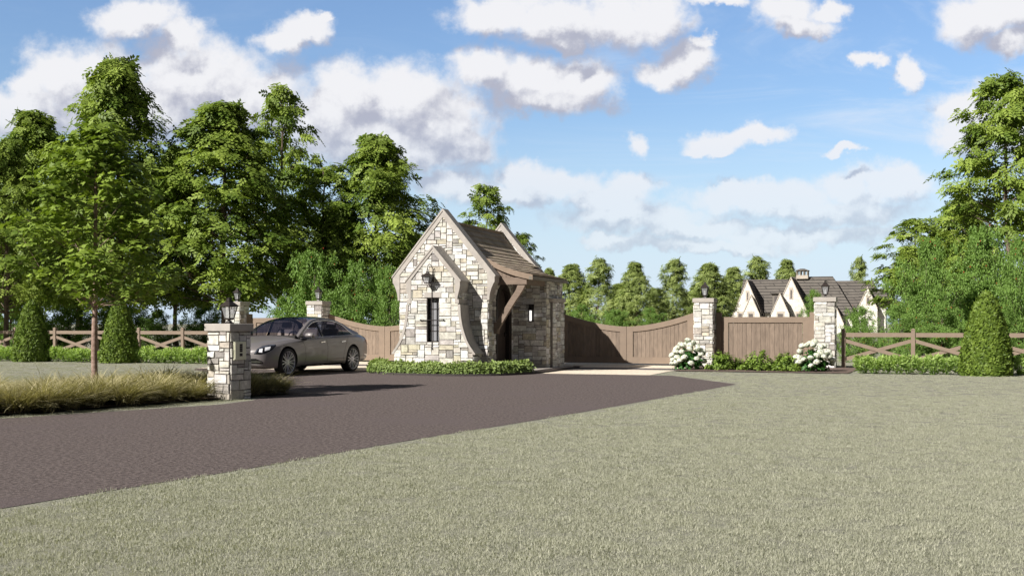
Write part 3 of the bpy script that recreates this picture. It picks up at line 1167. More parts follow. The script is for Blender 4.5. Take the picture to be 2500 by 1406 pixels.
GV = 6.8
PW = 0.56
LG = 'black post lanterns on the stone pillars'
pil = [('cream stone pillar between the right gate leaf and the closed board panel', 5.82, 201, 'dark lantern on the stone pillar right of the open-topped gate'),
       ('cream stone pillar at the start of the right cross rail fence', 9.36, 231, 'dark lantern on the rightmost stone pillar, in front of the house roof'),
       ('partly hidden stone pillar behind the car roof, joined to the left curved gate', -7.48, 261, 'dark lantern on the stone pillar behind the car roof'),
       ('half hidden stone pillar behind the near lantern at the left fence end', -10.72, 291, 'small far lantern on the pillar beyond the near black lantern')]
for lab, u, seed, llab in pil:
    pillar(lab, u, 6.62, 2.07, PW, seed)
    x, y = W(u, 6.62)
    post_lantern(llab, x, y, 2.07, 0.104, -TH, LG, 1.02)
NP = (-4.885, 19.45)
NPR = -R(28.9)
pillar('low square stone pillar beside the drive carrying the entry keypad', 0, 0, 1.30, 0.50, 321, world_xy=NP, rz=NPR, unit=0.055)
post_lantern('large black lantern on the low pillar with the keypad', NP[0], NP[1], 1.30, 0.102, NPR, LG, 0.93)
# keypad on the shaded face
kp = thing('keypad', 'pale brushed metal entry keypad with black buttons on the low pillar', 'keypad',
           (NP[0] + math.cos(NPR) * 0.268 + math.sin(NPR) * 0.05, NP[1] + math.sin(NPR) * 0.268 - math.cos(NPR) * 0.05, 0.84), NPR)
M['brushed'] = surface('brushed_plate', (0.80, 0.80, 0.62), (0.74, 0.74, 0.56), 3, 0.3, 0.0, metal=0.0)
m = MB()
for dy, zz, th_ in ((0.145, 0.155, 0.03), (0.134, 0.145, 0.042)):
    m.box(0, th_, -dy, dy, -zz, zz)
m.build('plate', M['brushed'], kp)
for i in range(4):
    z = 0.098 - 0.035 * i
    m = MB()
    m.box(0.042, 0.048, -0.025, 0.040, z - 0.0155, z + 0.0155)
    m.build('button', M['iron'], kp)
m = MB()
m.box(0.042, 0.048, -0.025, 0.040, -0.095, -0.045)
m.build('card_slot', M['iron'], kp)

# ================================================================== GATES AND PANELS
def planks(m, u0, u1, z0, top, y0, y1, step=0.135):
    n = max(1, round((u1 - u0) / step))
    for k in range(n):
        a, b = u0 + (u1 - u0) * k / n, u0 + (u1 - u0) * (k + 1) / n
        s_ = random.uniform(0.86, 1.08)
        m.prism([(a + 0.003, z0), (b - 0.003, z0), (b - 0.003, top(b)), (a + 0.003, top(a))], 'y', y0, y1, (s_, s_ * 0.99, s_ * 0.97))
    return m


def gate_leaf(t, u0, u1, top, name='gate_leaf'):
    """frame with a shaped top rail; boards set back inside it"""
    N_ = 14
    us = np.linspace(u0, u1, N_ + 1)
    f = MB()
    zb, st, rail = 0.06, 0.20, 0.17
    full = [(u0, zb), (u1, zb)] + [(u, top(u)) for u in reversed(us)]
    f.prism([(u0, zb), (u0 + st, zb), (u0 + st, top(u0 + st)), (u0, top(u0))], 'y', -0.04, 0.04)
    f.prism([(u1 - st, zb), (u1, zb), (u1, top(u1)), (u1 - st, top(u1 - st))], 'y', -0.04, 0.04)
    f.box(u0 + st, u1 - st, -0.038, 0.038, zb, zb + 0.20)
    ins = np.linspace(u0 + st, u1 - st, N_ + 1)
    f.prism([(u, top(u) - rail) for u in ins] + [(u, top(u)) for u in reversed(ins)], 'y', -0.038, 0.038)
    leaf = f.build(name, M['gatewood'], t)
    p = MB()
    planks(p, u0 + st + .008, u1 - st - 0.008, zb + 0.20, lambda u: top(u) - rail + 0.002, -0.008, 0.012)
    p.build('plank_panel', M['gateplank'], leaf)
    g_ = MB()
    g_.prism([(u0 + st + .001, zb + 0.201), (u1 - st - .001, zb + 0.201)] + [(u, top(u) - rail - .001) for u in reversed(ins[1:-1])], 'y', 0.013, 0.02)
    g_.build('plank_backing', M['groove'], leaf)
    return leaf


gR = site('driveway_gate', 'pair of brown wooden gates with a dipped top, right of the stone gatehouse', 'gate', 0, GV)
mid = 3.335
topR = lambda u: 1.21 + 0.42 * (abs(u - mid) / 2.1) ** 1.75
gate_leaf(gR, 1.22, mid - 0.006, topR)
gate_leaf(gR, mid + 0.006, 5.45, topR)
m = MB()
m.box(1.02, 1.21, -0.07, 0.07, 0, 1.72)
m.build('gate_post', M['gatewood'], gR)
gL = site('driveway_gate', 'brown wooden gates with a dipped top behind the parked car', 'gate', 0, GV)
midl = -5.035
topL = lambda u: 1.21 + 0.42 * (abs(u - midl) / 2.1) ** 1.75
gate_leaf(gL, -7.16, midl - 0.006, topL)
gate_leaf(gL, midl + 0.006, -2.95, topL)
m = MB()
m.box(-2.94, -2.75, -0.07, 0.07, 0, 1.72)
m.build('gate_post', M['gatewood'], gL)


def board_panel(lab, u0, u1):
    t = site('board_panel', lab, 'fence panel', 0, GV)
    for a in (u0, u1 - 0.16):
        m = MB()
        m.box(a, a + 0.16, -0.075, 0.075, 0, 1.64)
        m.build('panel_post', M['gatewood'], t)
    gate_leaf(t, u0 + 0.162, u1 - 0.162, lambda u: 1.50, 'panel_frame')
    return t


board_panel('closed brown board panel with low shrubs before it, between two lantern pillars', 6.14, 9.06)
board_panel('board panel mostly hidden by the parked car windscreen', -10.42, -7.78)
bpos = site('board_panel', 'brown board infill between the left gate and the gatehouse back', 'fence panel', 0, GV)
gate_leaf(bpos, -2.74, -0.2, lambda u: 1.63, 'panel_frame')


# ================================================================== CROSS RAIL FENCES
def fence(lab, u_posts, v, ends=()):
    t = site('cross_rail_fence', lab, 'fence', 0, v)
    for u in u_posts:
        m = MB()
        m.box(u - 0.055, u + 0.055, -0.055, 0.055, 0, 1.12)
        m.frustum(u, 0, 1.12, 1.155, 0.066, 0.03)
        m.build('fence_post', M['gatewood'], t)
    for a, b in zip(u_posts[:-1], u_posts[1:]):
        a, b = a + 0.057, b - 0.057
        m = MB()
        m.box(a, b, -0.022, 0.022, 0.91, 1.035)
        m.build('top_rail', M['gatewood'], t)
        m = MB()
        m.bar((a, -0.012, 0.80), (b, -0.012, 0.26), 0.022, 0.105, up=(0, 0, 1))
        m.bar((a, 0.012, 0.26), (b, 0.012, 0.80), 0.022, 0.105, up=(0, 0, 1))
        m.build('cross_rails', M['gatewood'], t)
    return t


fence('brown cross rail fence right of the stone pillars, behind the tall cone', [9.86 + 1.925 * k for k in range(9)], GV)
fence('brown cross rail fence on the left behind the two clipped cones', [-11.22 - 1.915 * k for k in range(8)][::-1], GV)


# ================================================================== VEGETATION
def unit_rows(a):
    return a / np.maximum(np.linalg.norm(a, axis=-1, keepdims=True), 1e-9)


def frames(normal, spin, rs):
    """rotation matrices (columns x, y, z) with z = normal and a spin about it"""
    z = unit_rows(normal)
    ref = np.where(np.abs(z[:, 2:3]) > 0.95, np.array([[1.0, 0, 0]]), np.array([[0, 0, 1.0]]))
    x = unit_rows(np.cross(ref, z))
    y = np.cross(z, x)
    c, s_ = np.cos(spin)[:, None], np.sin(spin)[:, None]
    return np.stack([x * c + y * s_, y * c - x * s_, z], axis=2)


def scatter_mesh(name, tmpl_v, tmpl_f, pos, mats, size, col, mat, smooth=False):
    """copies of one small template (n verts, equal sized faces) as a single mesh"""
    tv, tf = np.asarray(tmpl_v, float), np.asarray(tmpl_f, int)
    n, k = len(pos), len(tv)
    size = np.asarray(size, float)
    if size.ndim == 1:
        size = size[:, None]
    loc = tv[None, :, :] * size[:, None, :]
    vs = np.einsum('nij,nkj->nki', mats, loc) + pos[:, None, :]
    vs = vs.reshape(-1, 3)
    fs = (tf[None] + (np.arange(n) * k)[:, None, None]).reshape(-1)
    nf, fl = n * len(tf), tf.shape[1]
    me = bpy.data.meshes.new(name)
    me.vertices.add(len(vs))
    me.vertices.foreach_set('co', vs.astype(np.float32).ravel())
    me.loops.add(nf * fl)
    me.loops.foreach_set('vertex_index', fs.astype(np.int32))
    me.polygons.add(nf)
    me.polygons.foreach_set('loop_start', (np.arange(nf) * fl).astype(np.int32))
    me.update(calc_edges=True)
    me.materials.append(mat)
    ca = me.color_attributes.new('Col', 'FLOAT_COLOR', 'POINT')
    c = np.repeat(np.asarray(col, float), k)
    rgba = np.stack([c, c, c, np.ones_like(c)], 1)
    ca.data.foreach_set('color', rgba.astype(np.float32).ravel())
    if smooth:
        me.polygons.foreach_set('use_smooth', [True] * nf)
    me.validate()
    return me


# leaf templates: x = along the leaf, z = up
LEAF = ([(0, 0, 0), (0.42, 0.30, 0.05), (1, 0, -0.10), (0.42, -0.30, 0.05)], [(0, 1, 2, 3)])
_mp = [(0, 0), (0.10, -0.34), (0.34, -0.26), (0.42, -0.56), (0.60, -0.24), (1.0, 0.0), (0.60, 0.24), (0.42, 0.56), (0.34, 0.26), (0.10, 0.34)]
MAPLE = ([(x, y * 1.05, -0.18 * x * x + 0.10 * abs(y)) for x, y in _mp] + [(0.38, 0, 0.0)],
         [(10, i, (i + 1) % 10) for i in range(10)])


def spray(n, L=1.0, drop=0.25, w=0.42):
    """a flat fan of n leaves along a twig, as one template"""
    v, f = [], []
    for i in range(n):
        t = (i + 0.6) / n
        sd_ = 1 if i % 2 else -1
        if i == n - 1:
            ang, base = 0.0, (t * L * 0.8, 0, -drop * t * t)
        else:
            ang, base = sd_ * (1.15 - 0.45 * t), (t * L * 0.75, 0, -drop * t * t)
        c, s_ = math.cos(ang), math.sin(ang)
        k = len(v)
        for (x, y, z) in ((0, 0, 0), (0.5, w * 0.5, 0.03), (1, 0, -0.16), (0.5, -w * 0.5, 0.03)):
            x, y = x * 0.42 * L, y * 0.55 * L
            v.append((base[0] + c * x - s_ * y, base[1] + s_ * x + c * y, base[2] + z * 0.42 * L))
        f.append((k, k + 1, k + 2, k + 3))
    return v, f


def cluster(n, seed):
    r_ = random.Random(seed)
    v, f = [], []
    for i in range(n):
        d = Vector((r_.gauss(0, 1), r_.gauss(0, 1), r_.gauss(0.3, 1))).normalized()
        s_ = d.cross(Vector((r_.gauss(0, 1), r_.gauss(0, 1), r_.gauss(0, 1)))).normalized()
        b0 = d * r_.uniform(0.1, 0.75)
        k = len(v)
        for p in (b0, b0 + d * 0.24 + s_ * 0.15, b0 + d * 0.50, b0 + d * 0.24 - s_ * 0.15):
            v.append(tuple(p))
        f.append((k, k + 1, k + 2, k + 3))
    return v, f


CL7 = cluster(7, 4)
SP7 = spray(7, 1.0, 0.28)
SP5 = spray(5, 1.0, 0.22)


def tree_skeleton(H, prof, nb, rs, trunk_r, z0, forks=1, sweep=0.55, limb=0.38, wobble=0.006):
    """trunk and limbs reaching out to the crown outline; returns bark mesh builder and tip points"""
    mb = MB()
    zs = np.linspace(0, H * 0.97, 12)
    wob = np.cumsum(rs.normal(0, H * wobble, (12, 2)), axis=0)
    wob[0] = 0
    tp = [(wob[i][0], wob[i][1], zs[i]) for i in range(12)]
    rad = [trunk_r * (1 - 0.93 * (z / H)) + 0.012 for z in zs]
    rad[0] *= 1.35
    mb.tube(tp, rad, 8)
    tips = []
    pz = [p[0] for p in prof]
    pr = [p[1] for p in prof]
    for k in range(nb):
        t = (k + rs.random()) / nb
        zt = z0 + (H - z0) * (t ** 0.9)
        ang = k * 2.39996 + rs.normal(0, 0.35)
        r_ = np.interp(zt / H, pz, pr) * (rs.uniform(0.42, 1.32) if H < 4.3 else rs.uniform(0.60, 1.15))
        if H < 4.3:
            zt = min(H * 1.06, zt * rs.uniform(0.88, 1.14))
        zb = max(z0 * 0.85, zt - r_ * rs.uniform(sweep * 0.6, sweep * 1.5))
        bx, by = np.interp(zb, zs, wob[:, 0]), np.interp(zb, zs, wob[:, 1])
        tipp = np.array([bx + math.cos(ang) * r_, by + math.sin(ang) * r_, zt])
        b0 = np.array([bx, by, zb])
        midp = b0 * 0.45 + tipp * 0.55 + np.array([0, 0, -0.10 * r_]) + rs.normal(0, 0.06 * r_, 3)
        br = max(0.006, trunk_r * limb * (1 - zb / H) + 0.006)
        mb.tube([b0, b0 * 0.7 + midp * 0.3 + [0, 0, 0.02 * r_], midp, tipp], [br, br * 0.75, br * 0.5, br * 0.18], 5, cap=False)
        tips.append((tipp, b0, midp, r_))
        for q in range(forks):
            a2 = ang + rs.uniform(0.35, 0.9) * rs.choice([-1, 1])
            tip2 = midp + np.array([math.cos(a2), math.sin(a2), rs.uniform(0.1, 0.6)]) * r_ * rs.uniform(0.35, 0.55)
            mb.tube([midp, (midp + tip2) / 2 + [0, 0, 0.03], tip2], [br * 0.45, br * 0.3, br * 0.12], 4, cap=False)
            tips.append((tip2, midp, (midp + tip2) / 2, r_ * 0.6))
    return mb, tips


def crown(name, tips, per, leafsize, mat, rs, tmpl=SP7, flat=0.34, clump=0.55, inner=0.35, tilt=0.35, keep=1.0):
    """leaf sprays in flattened clumps round the limb ends, thinning towards the trunk"""
    pos, nrm, size, col, spin = [], [], [], [], []
    for tipp, b0, midp, r_ in tips:
        if rs.random() > keep:
            continue
        cr = clump * (0.55 + 0.45 * min(1.5, r_))
        tone = np.clip(rs.normal(0.45, 0.24), 0, 1)
        n = int(per * rs.uniform(0.7, 1.25))
        d = rs.normal(0, 1, (n, 3))
        d = unit_rows(d) * (rs.random((n, 1)) ** 0.45)
        d[:, 2] *= flat
        c = np.where(rs.random((n, 1)) < inner, midp + (tipp - midp) * rs.random((n, 1)) * 0.8, tipp)
        p = c + d * cr
        p[:, 2] -= 0.20 * np.hypot(d[:, 0], d[:, 1]) ** 2 * cr
        out = np.arctan2(p[:, 1] - b0[1], p[:, 0] - b0[0])
        pos.append(p)
        ox, oy = np.cos(out), np.sin(out)
        nn = np.stack([ox * 0.55 + d[:, 0] * 0.3, oy * 0.55 + d[:, 1] * 0.3, 0.85 * np.ones(n)], 1) + rs.normal(0, tilt, (n, 3))
        nrm.append(nn)
        spin.append(out + rs.normal(0, 0.9, n))
        size.append(leafsize * rs.uniform(0.7, 1.25, n))
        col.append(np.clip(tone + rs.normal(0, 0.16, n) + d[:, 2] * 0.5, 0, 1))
    pos, nrm, spin = np.concatenate(pos), np.concatenate(nrm), np.concatenate(spin)
    size, col = np.concatenate(size), np.concatenate(col)
    # spin = heading of the twig in plan
    z = unit_rows(nrm)
    h = np.stack([np.cos(spin), np.sin(spin), np.zeros_like(spin)], 1)
    x = unit_rows(h - z * np.sum(h * z, 1, keepdims=True))
    y = np.cross(z, x)
    mats = np.stack([x, y, z], axis=2)
    return scatter_mesh(name, *tmpl, pos, mats, size, col, mat)


def make_tree(kind, H, prof, nb, per, leafsize, mat, seed, trunk_r=0.16, z0=2.0, bark='bark', crown_kw=None, forks=1, sweep=0.55, berries=0):
    rs = np.random.default_rng(seed)
    mb, tips = tree_skeleton(H, prof, nb, rs, trunk_r, z0, forks, sweep)
    tips.append((np.array([0, 0, H * 0.96]), np.array([0, 0, H * 0.8]), np.array([0, 0, H * 0.88]), 0.8))
    t = bpy.data.objects.new(kind, None)
    COL.objects.link(t)
    mb.build('trunk', M[bark], t, smooth=True)
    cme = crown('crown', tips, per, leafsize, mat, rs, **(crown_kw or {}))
    if berries:
        b = MB()
        for k in range(berries):
            tp, b0, md, r_ = tips[rs.integers(len(tips))]
            p = tp + unit_rows(rs.normal(0, 1, (1, 3)))[0] * 0.42
            b.frustum(p[0], p[1], p[2] - 0.02, p[2] + 0.02, 0.022, 0.022, 5)
        b.m = [1] * len(b.f)
        bme = b.mesh('berries', [mat, M['berry']])
        bb = bmesh.new()
        bb.from_mesh(cme)
        bb.from_mesh(bme)
        bb.to_mesh(cme)
        bb.free()
        cme.materials.append(M['berry'])
    link('crown', cme, t)
    return t


TALL = [(0, 0.3), (0.10, 1.6), (0.22, 2.5), (0.40, 2.8), (0.58, 2.35), (0.72, 1.85), (0.84, 1.25), (0.93, 0.75), (1.0, 0.2)]
ROUND = [(0, 0.9), (0.15, 2.0), (0.4, 2.7), (0.62, 2.2), (0.78, 1.6), (0.9, 0.95), (1.0, 0.25)]
NARROW = [(0, 0.9), (0.10, 1.8), (0.35, 2.1), (0.58, 1.75), (0.76, 1.15), (0.88, 0.65), (1.0, 0.12)]
LOOSE = [(0, 0.2), (0.25, 0.9), (0.5, 1.9), (0.7, 1.9), (0.85, 1.4), (1.0, 0.4)]
BUSH = [(0, 1.3), (0.2, 1.9), (0.5, 2.1), (0.75, 1.7), (0.92, 1.0), (1.0, 0.4)]

protos = {
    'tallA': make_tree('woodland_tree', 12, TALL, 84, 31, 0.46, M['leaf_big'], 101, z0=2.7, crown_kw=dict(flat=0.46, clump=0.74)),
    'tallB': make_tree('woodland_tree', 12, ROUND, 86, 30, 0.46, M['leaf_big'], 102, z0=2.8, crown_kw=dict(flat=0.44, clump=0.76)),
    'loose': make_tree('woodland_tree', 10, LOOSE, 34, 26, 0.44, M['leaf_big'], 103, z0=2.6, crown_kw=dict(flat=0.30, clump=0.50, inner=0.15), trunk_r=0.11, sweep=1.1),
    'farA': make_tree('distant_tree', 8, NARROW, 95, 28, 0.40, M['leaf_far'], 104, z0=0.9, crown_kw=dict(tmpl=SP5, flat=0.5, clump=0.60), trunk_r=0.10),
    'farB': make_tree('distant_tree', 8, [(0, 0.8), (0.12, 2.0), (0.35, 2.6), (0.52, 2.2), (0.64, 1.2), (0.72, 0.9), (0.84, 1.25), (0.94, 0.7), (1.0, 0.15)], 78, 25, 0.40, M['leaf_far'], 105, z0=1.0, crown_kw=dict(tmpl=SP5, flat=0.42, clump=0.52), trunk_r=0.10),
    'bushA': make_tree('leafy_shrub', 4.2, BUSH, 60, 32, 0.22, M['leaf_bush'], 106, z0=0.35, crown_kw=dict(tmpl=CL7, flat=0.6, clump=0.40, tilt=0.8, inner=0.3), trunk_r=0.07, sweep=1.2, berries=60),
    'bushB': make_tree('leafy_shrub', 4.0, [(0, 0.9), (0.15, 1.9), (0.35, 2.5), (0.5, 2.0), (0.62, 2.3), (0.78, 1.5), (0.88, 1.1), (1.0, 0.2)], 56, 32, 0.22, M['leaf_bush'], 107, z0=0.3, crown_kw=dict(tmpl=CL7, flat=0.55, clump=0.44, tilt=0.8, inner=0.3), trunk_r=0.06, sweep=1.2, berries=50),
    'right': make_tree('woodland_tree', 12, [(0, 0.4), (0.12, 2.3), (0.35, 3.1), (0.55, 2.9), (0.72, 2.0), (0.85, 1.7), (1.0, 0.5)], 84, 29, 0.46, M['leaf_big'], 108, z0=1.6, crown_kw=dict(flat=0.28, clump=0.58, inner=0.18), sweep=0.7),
}
PW_ = {'tallA': 2.9, 'tallB': 2.8, 'loose': 2.0, 'farA': 2.2, 'farB': 2.7, 'bushA': 2.4, 'bushB': 2.7, 'right': 3.3}
PH_ = {'tallA': 12.3, 'tallB': 12.3, 'loose': 10.2, 'farA': 8.2, 'farB': 8.2, 'bushA': 4.5, 'bushB': 4.3, 'right': 12.3}
used = set()


def plant(key, px, ytop, Y, wpx, rot, label, group, cat='tree'):
    """height and spread from the angle the plant takes up at its distance"""
    p = protos[key]
    if key in used:
        p = copy_tree(p)
    used.add(key)
    H = EYE + (790 - ytop) * Y / 2750
    wd = wpx * Y / 2750 / 2
    p.location = (at(px, Y), Y, 0)
    p.rotation_euler = (0, 0, rot)
    sx = wd / PW_[key]
    p.scale = (sx, sx, H / PH_[key])
    tag(p, label, cat, group)
    return p


GW, GF, GS, GR = ('woodland trees behind the left fence', 'row of distant trees behind the right gate', 'leafy shrubs behind the fences', 'trees at the right edge')
LEFTW = [
    ('tallB', 85, 255, 50, 290, 0.3, 'tall leafy tree at the far left edge, shorter than its neighbour'),
    ('tallA', 292, 128, 46, 330, 1.1, 'tallest tree of the left group, rounded top against the white cloud'),
    ('tallB', 560, 243, 47, 370, 2.6, 'broad dense tree with a forked brown trunk behind the far small lantern'),
    ('loose', 690, 192, 52, 200, 0.9, 'loose open-topped tree rising just right of the broad dense tree'),
    ('loose', 775, 385, 50, 240, 2.3, 'lower tree with dark open branches above the pillar behind the car'),
    ('tallA', 915, 318, 50, 300, 4.0, 'pointed bright tree left of the gatehouse gable'),
    ('loose', 1195, 438, 56, 150, 0.0, 'slender sparse tree seen between the two gatehouse gables'),
    ('loose', 1262, 560, 60, 120, 1.9, 'small tree top beside the rear gable of the gatehouse'),
    ('tallA', 430, 345, 66, 190, 5.0, 'dark tree in the gap between the tallest tree and the broad one'),
    ('tallB', 185, 330, 60, 300, 5.6, 'tree filling in behind the young maple crown'),
    ('tallB', 20, 330, 44, 220, 3.4, 'tree cut by the left edge of the picture'),
    ('tallB', 822, 500, 66, 200, 2.9, 'dark background tree between the open and the pointed tree'),
    ('tallB', 1010, 560, 60, 180, 0.2, 'dark tree half hidden by the left slope of the front gable'),
]
for key, px, yt, Y, w, rot, lab in LEFTW:
    plant(key, px, yt, Y, w * (1.03 if Y < 70 and px < 950 else 1.0), rot, lab, GW)
FAR = [
    ('farA', 1385, 641, 95, 120, 0.2, 'distant tree touching the gatehouse eave'),
    ('farB', 1462, 626, 92, 120, 1.4, 'distant tree with a thin spire above the left gate leaf'),
    ('farA', 1556, 636, 90, 104, 2.2, 'dark rounded distant tree above the gate seam'),
    ('farB', 1648, 628, 92, 118, 3.3, 'distant tree with a slim bare top above the right gate leaf'),
    ('farA', 1735, 640, 96, 120, 4.2, 'distant tree directly behind the first right lantern'),
    ('farA', 1785, 650, 200, 100, 5.2, 'distant tree just left of the house gable'),
    ('farB', 1848, 622, 185, 110, 0.7, 'pale distant tree above the left house roof'),
    ('farA', 1925, 630, 190, 90, 1.9, 'distant tree beside the roof cupola'),
    ('farB', 2098, 623, 180, 70, 2.9, 'slender distant tree above the right house ridge'),
    ('farA', 1345, 652, 105, 70, 3.9, 'distant tree half behind the gatehouse eave'),
    ('farA', 1510, 690, 120, 110, 4.9, 'low distant tree in the gap left of the dark rounded one'),
    ('farB', 1600, 700, 125, 110, 5.9, 'low distant tree in the gap right of the dark rounded one'),
    ('farA', 1698, 690, 118, 110, 0.5, 'low distant tree left of the first right pillar'),
]
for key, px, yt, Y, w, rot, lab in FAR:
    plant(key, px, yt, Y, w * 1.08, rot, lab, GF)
SHR = [
    ('bushA', 765, 620, 41.8, 190, 0.4, 'bright green shrub behind the pillar and the car roof'),
    ('bushB', 688, 728, 43, 110, 1.4, 'low bright shrub above the car windscreen'),
    ('bushA', 868, 645, 41.2, 170, 2.4, 'dense shrub over the left curved gate leaf'),
    ('bushB', 950, 655, 40.6, 140, 3.3, 'shrub against the left wall of the gatehouse'),
    ('bushA', 30, 700, 50, 200, 4.4, 'dark shrub in shade left of the first clipped cone'),
    ('bushB', 165, 705, 52, 170, 5.1, 'dark shrub between the two clipped cones'),
    ('bushA', 290, 695, 53, 170, 0.9, 'dark shrub behind the right clipped cone'),
    ('bushB', 385, 760, 50, 120, 1.9, 'low dark shrub behind the left fence, right of the cones'),
    ('bushA', 500, 745, 56, 130, 2.8, 'low dark shrub behind the near black lantern'),
    ('bushB', 2262, 590, 40, 180, 0.2, 'large berry-dotted shrub hiding the right end of the house'),
    ('bushA', 2390, 565, 42, 200, 1.3, 'large shrub with red berries behind the tall cone'),
    ('bushB', 2492, 590, 39, 165, 2.2, 'large shrub cut by the right edge of the picture'),
    ('bushA', 2098, 752, 38, 110, 3.2, 'low shrub right of the rightmost stone pillar'),
    ('bushB', 2195, 745, 37, 130, 4.1, 'low shrub behind the right fence post'),
    ('bushA', 2300, 740, 38, 150, 5.0, 'low shrub left of the tall cone'),
    ('bushB', 2440, 745, 37, 150, 5.9, 'low shrub right of the tall cone'),
    ('bushA', 1985, 712, 60, 70, 1.0, 'small shrub rising behind the rightmost pillar lantern'),
    ('bushB', 1420, 745, 80, 100, 2.0, 'small dark shrub low behind the left part of the right gate'),
    ('bushA', 1500, 758, 78, 110, 3.0, 'small dark shrub behind the gate seam'),
    ('bushB', 1590, 752, 80, 90, 4.0, 'small dark shrub behind the right gate leaf'),
]
for key, px, yt, Y, w, rot, lab in SHR:
    plant(key, px, yt, Y, w, rot, lab, GS, 'shrub')
plant('right', 2462, 158, 45, 360, 0.6, 'tall open tree with bare upper branches at the right edge', GR)
plant('loose', 2238, 520, 58, 190, 3.9, 'round-topped tree behind the berry shrubs, right of the house', GR)
plant('tallA', 2350, 470, 60, 230, 1.7, 'tree filling in left of the tall open right-hand tree', GR)
plant('tallB', 2215, 600, 165, 110, 2.7, 'tree at the right end of the house roofs', GR)

# ------------- young maple in the grass bed
rs = np.random.default_rng(55)
MX, MY = at(231, 19.6), 19.6
yt_ = thing('young_maple', 'young maple with a slim pale trunk growing out of the tan grass bed', 'tree', (MX, MY, 0))
mprof = [(0, 0.2), (0.30, 1.0), (0.42, 1.32), (0.60, 1.3), (0.8, 0.9), (1.0, 0.15)]
mb, tips = tree_skeleton(4.75, mprof, 52, rs, 0.046, 1.86, 1, 0.7, 0.22, 0.0015)
trunk_o = mb.build('trunk', M['bark_pale'], yt_, smooth=True)
pos, nr, sz, cl, sp_ = [], [], [], [], []
for tipp, b0, midp, r_ in tips:
    n = int(rs.uniform(50, 78))
    tone = np.clip(rs.normal(0.5, 0.18), 0, 1)
    d = unit_rows(rs.normal(0, 1, (n, 3))) * (rs.random((n, 1)) ** 0.5)
    d[:, 2] *= 0.42
    c = np.where(rs.random((n, 1)) < 0.3, midp, tipp)
    pos.append(c + d * 0.34)
    nr.append(np.stack([d[:, 0] * 0.6, d[:, 1] * 0.6 - 0.1, np.ones(n)], 1) + rs.normal(0, 0.33, (n, 3)))
    sz.append(rs.uniform(0.085, 0.150, n))
    cl.append(np.clip(tone + rs.normal(0, 0.16, n), 0, 1))
    sp_.append(rs.uniform(0, 6.28, n))
pos, nr, sz, cl, sp_ = map(np.concatenate, (pos, nr, sz, cl, sp_))
link('crown', scatter_mesh('crown', *MAPLE, pos, frames(nr, sp_, rs), sz, cl, M['leaf_young']), yt_)

# ------------- clipped cones
def cone_plant(H, Rb, seed, n=17000):
    rs = np.random.default_rng(seed)
    t = bpy.data.objects.new('clipped_cone', None)
    COL.objects.link(t)
    zz = np.array([0, 0.06, 0.2, 0.4, 0.6, 0.78, 0.9, 0.97, 1.0]) * H
    rr = np.array([0.93, 1.0, 0.98, 0.87, 0.71, 0.52, 0.36, 0.21, 0.04]) * Rb
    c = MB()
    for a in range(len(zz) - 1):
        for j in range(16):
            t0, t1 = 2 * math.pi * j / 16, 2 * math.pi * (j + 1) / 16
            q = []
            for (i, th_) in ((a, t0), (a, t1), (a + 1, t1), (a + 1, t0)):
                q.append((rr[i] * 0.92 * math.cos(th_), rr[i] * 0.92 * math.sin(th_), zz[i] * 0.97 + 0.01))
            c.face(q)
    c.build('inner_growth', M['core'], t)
    s_ = rs.random(n)
    # even cover: more where the cone is wide
    cdf = np.cumsum(np.interp(np.linspace(0, H, 200), zz, rr) + 0.03)
    z = np.interp(s_, cdf / cdf[-1], np.linspace(0, H, 200))
    th_ = rs.uniform(0, 2 * math.pi, n)
    lump = 1 + 0.05 * np.sin(th_ * 5 + z * 3.1) * np.sin(z * 6.3 + th_ * 2) + 0.035 * np.sin(th_ * 11 + z * 9)
    r_ = np.interp(z, zz, rr) * lump * (1 - 0.10 * rs.random(n) ** 2)
    pos = np.stack([r_ * np.cos(th_), r_ * np.sin(th_), z], 1)
    up = rs.uniform(0.1, 1.0, n)
    nrm = np.stack([np.cos(th_), np.sin(th_), 0.25 + 0 * z], 1) + rs.normal(0, 0.45, (n, 3))
    h = np.stack([np.cos(th_) * 0.55, np.sin(th_) * 0.55, up], 1) + rs.normal(0, 0.35, (n, 3))
    zN = unit_rows(nrm)
    x = unit_rows(h - zN * np.sum(h * zN, 1, keepdims=True))
    mats = np.stack([x, np.cross(zN, x), zN], axis=2)
    col = np.clip(0.45 + 0.22 * np.sin(th_ * 7 + z * 8) * np.sin(z * 11) + rs.normal(0, 0.18, n), 0, 1)
    link('foliage', scatter_mesh('foliage', *LEAF, pos, mats, rs.uniform(0.06, 0.11, n), col, M['leaf_cone']), t)
    return t


cp = cone_plant(2.06, 0.60, 5)
cg = 'clipped evergreen cones along the fences'
for i, (u, v, sc, lab) in enumerate([
        (-16.62, 3.15, (1.0, 1.0, 1.0), 'clipped evergreen cone left of the young maple trunk'),
        (-12.98, 3.15, (1.0, 1.0, 1.0), 'clipped evergreen cone just right of the young maple trunk'),
        (13.50, 2.75, (1.0, 1.0, 1.0), 'tall clipped evergreen cone in front of the right fence'),
        (-20.3, 3.15, (1.0, 1.0, 1.0), 'clipped evergreen cone outside the left edge')][:3]):
    o = cp if i == 0 else copy_tree(cp)
    x, y = W(u, v)
    o.location = (x, y, 0)
    o.rotation_euler = (0, 0, i * 1.3)
    o.scale = sc
    tag(o, lab, 'topiary', cg)

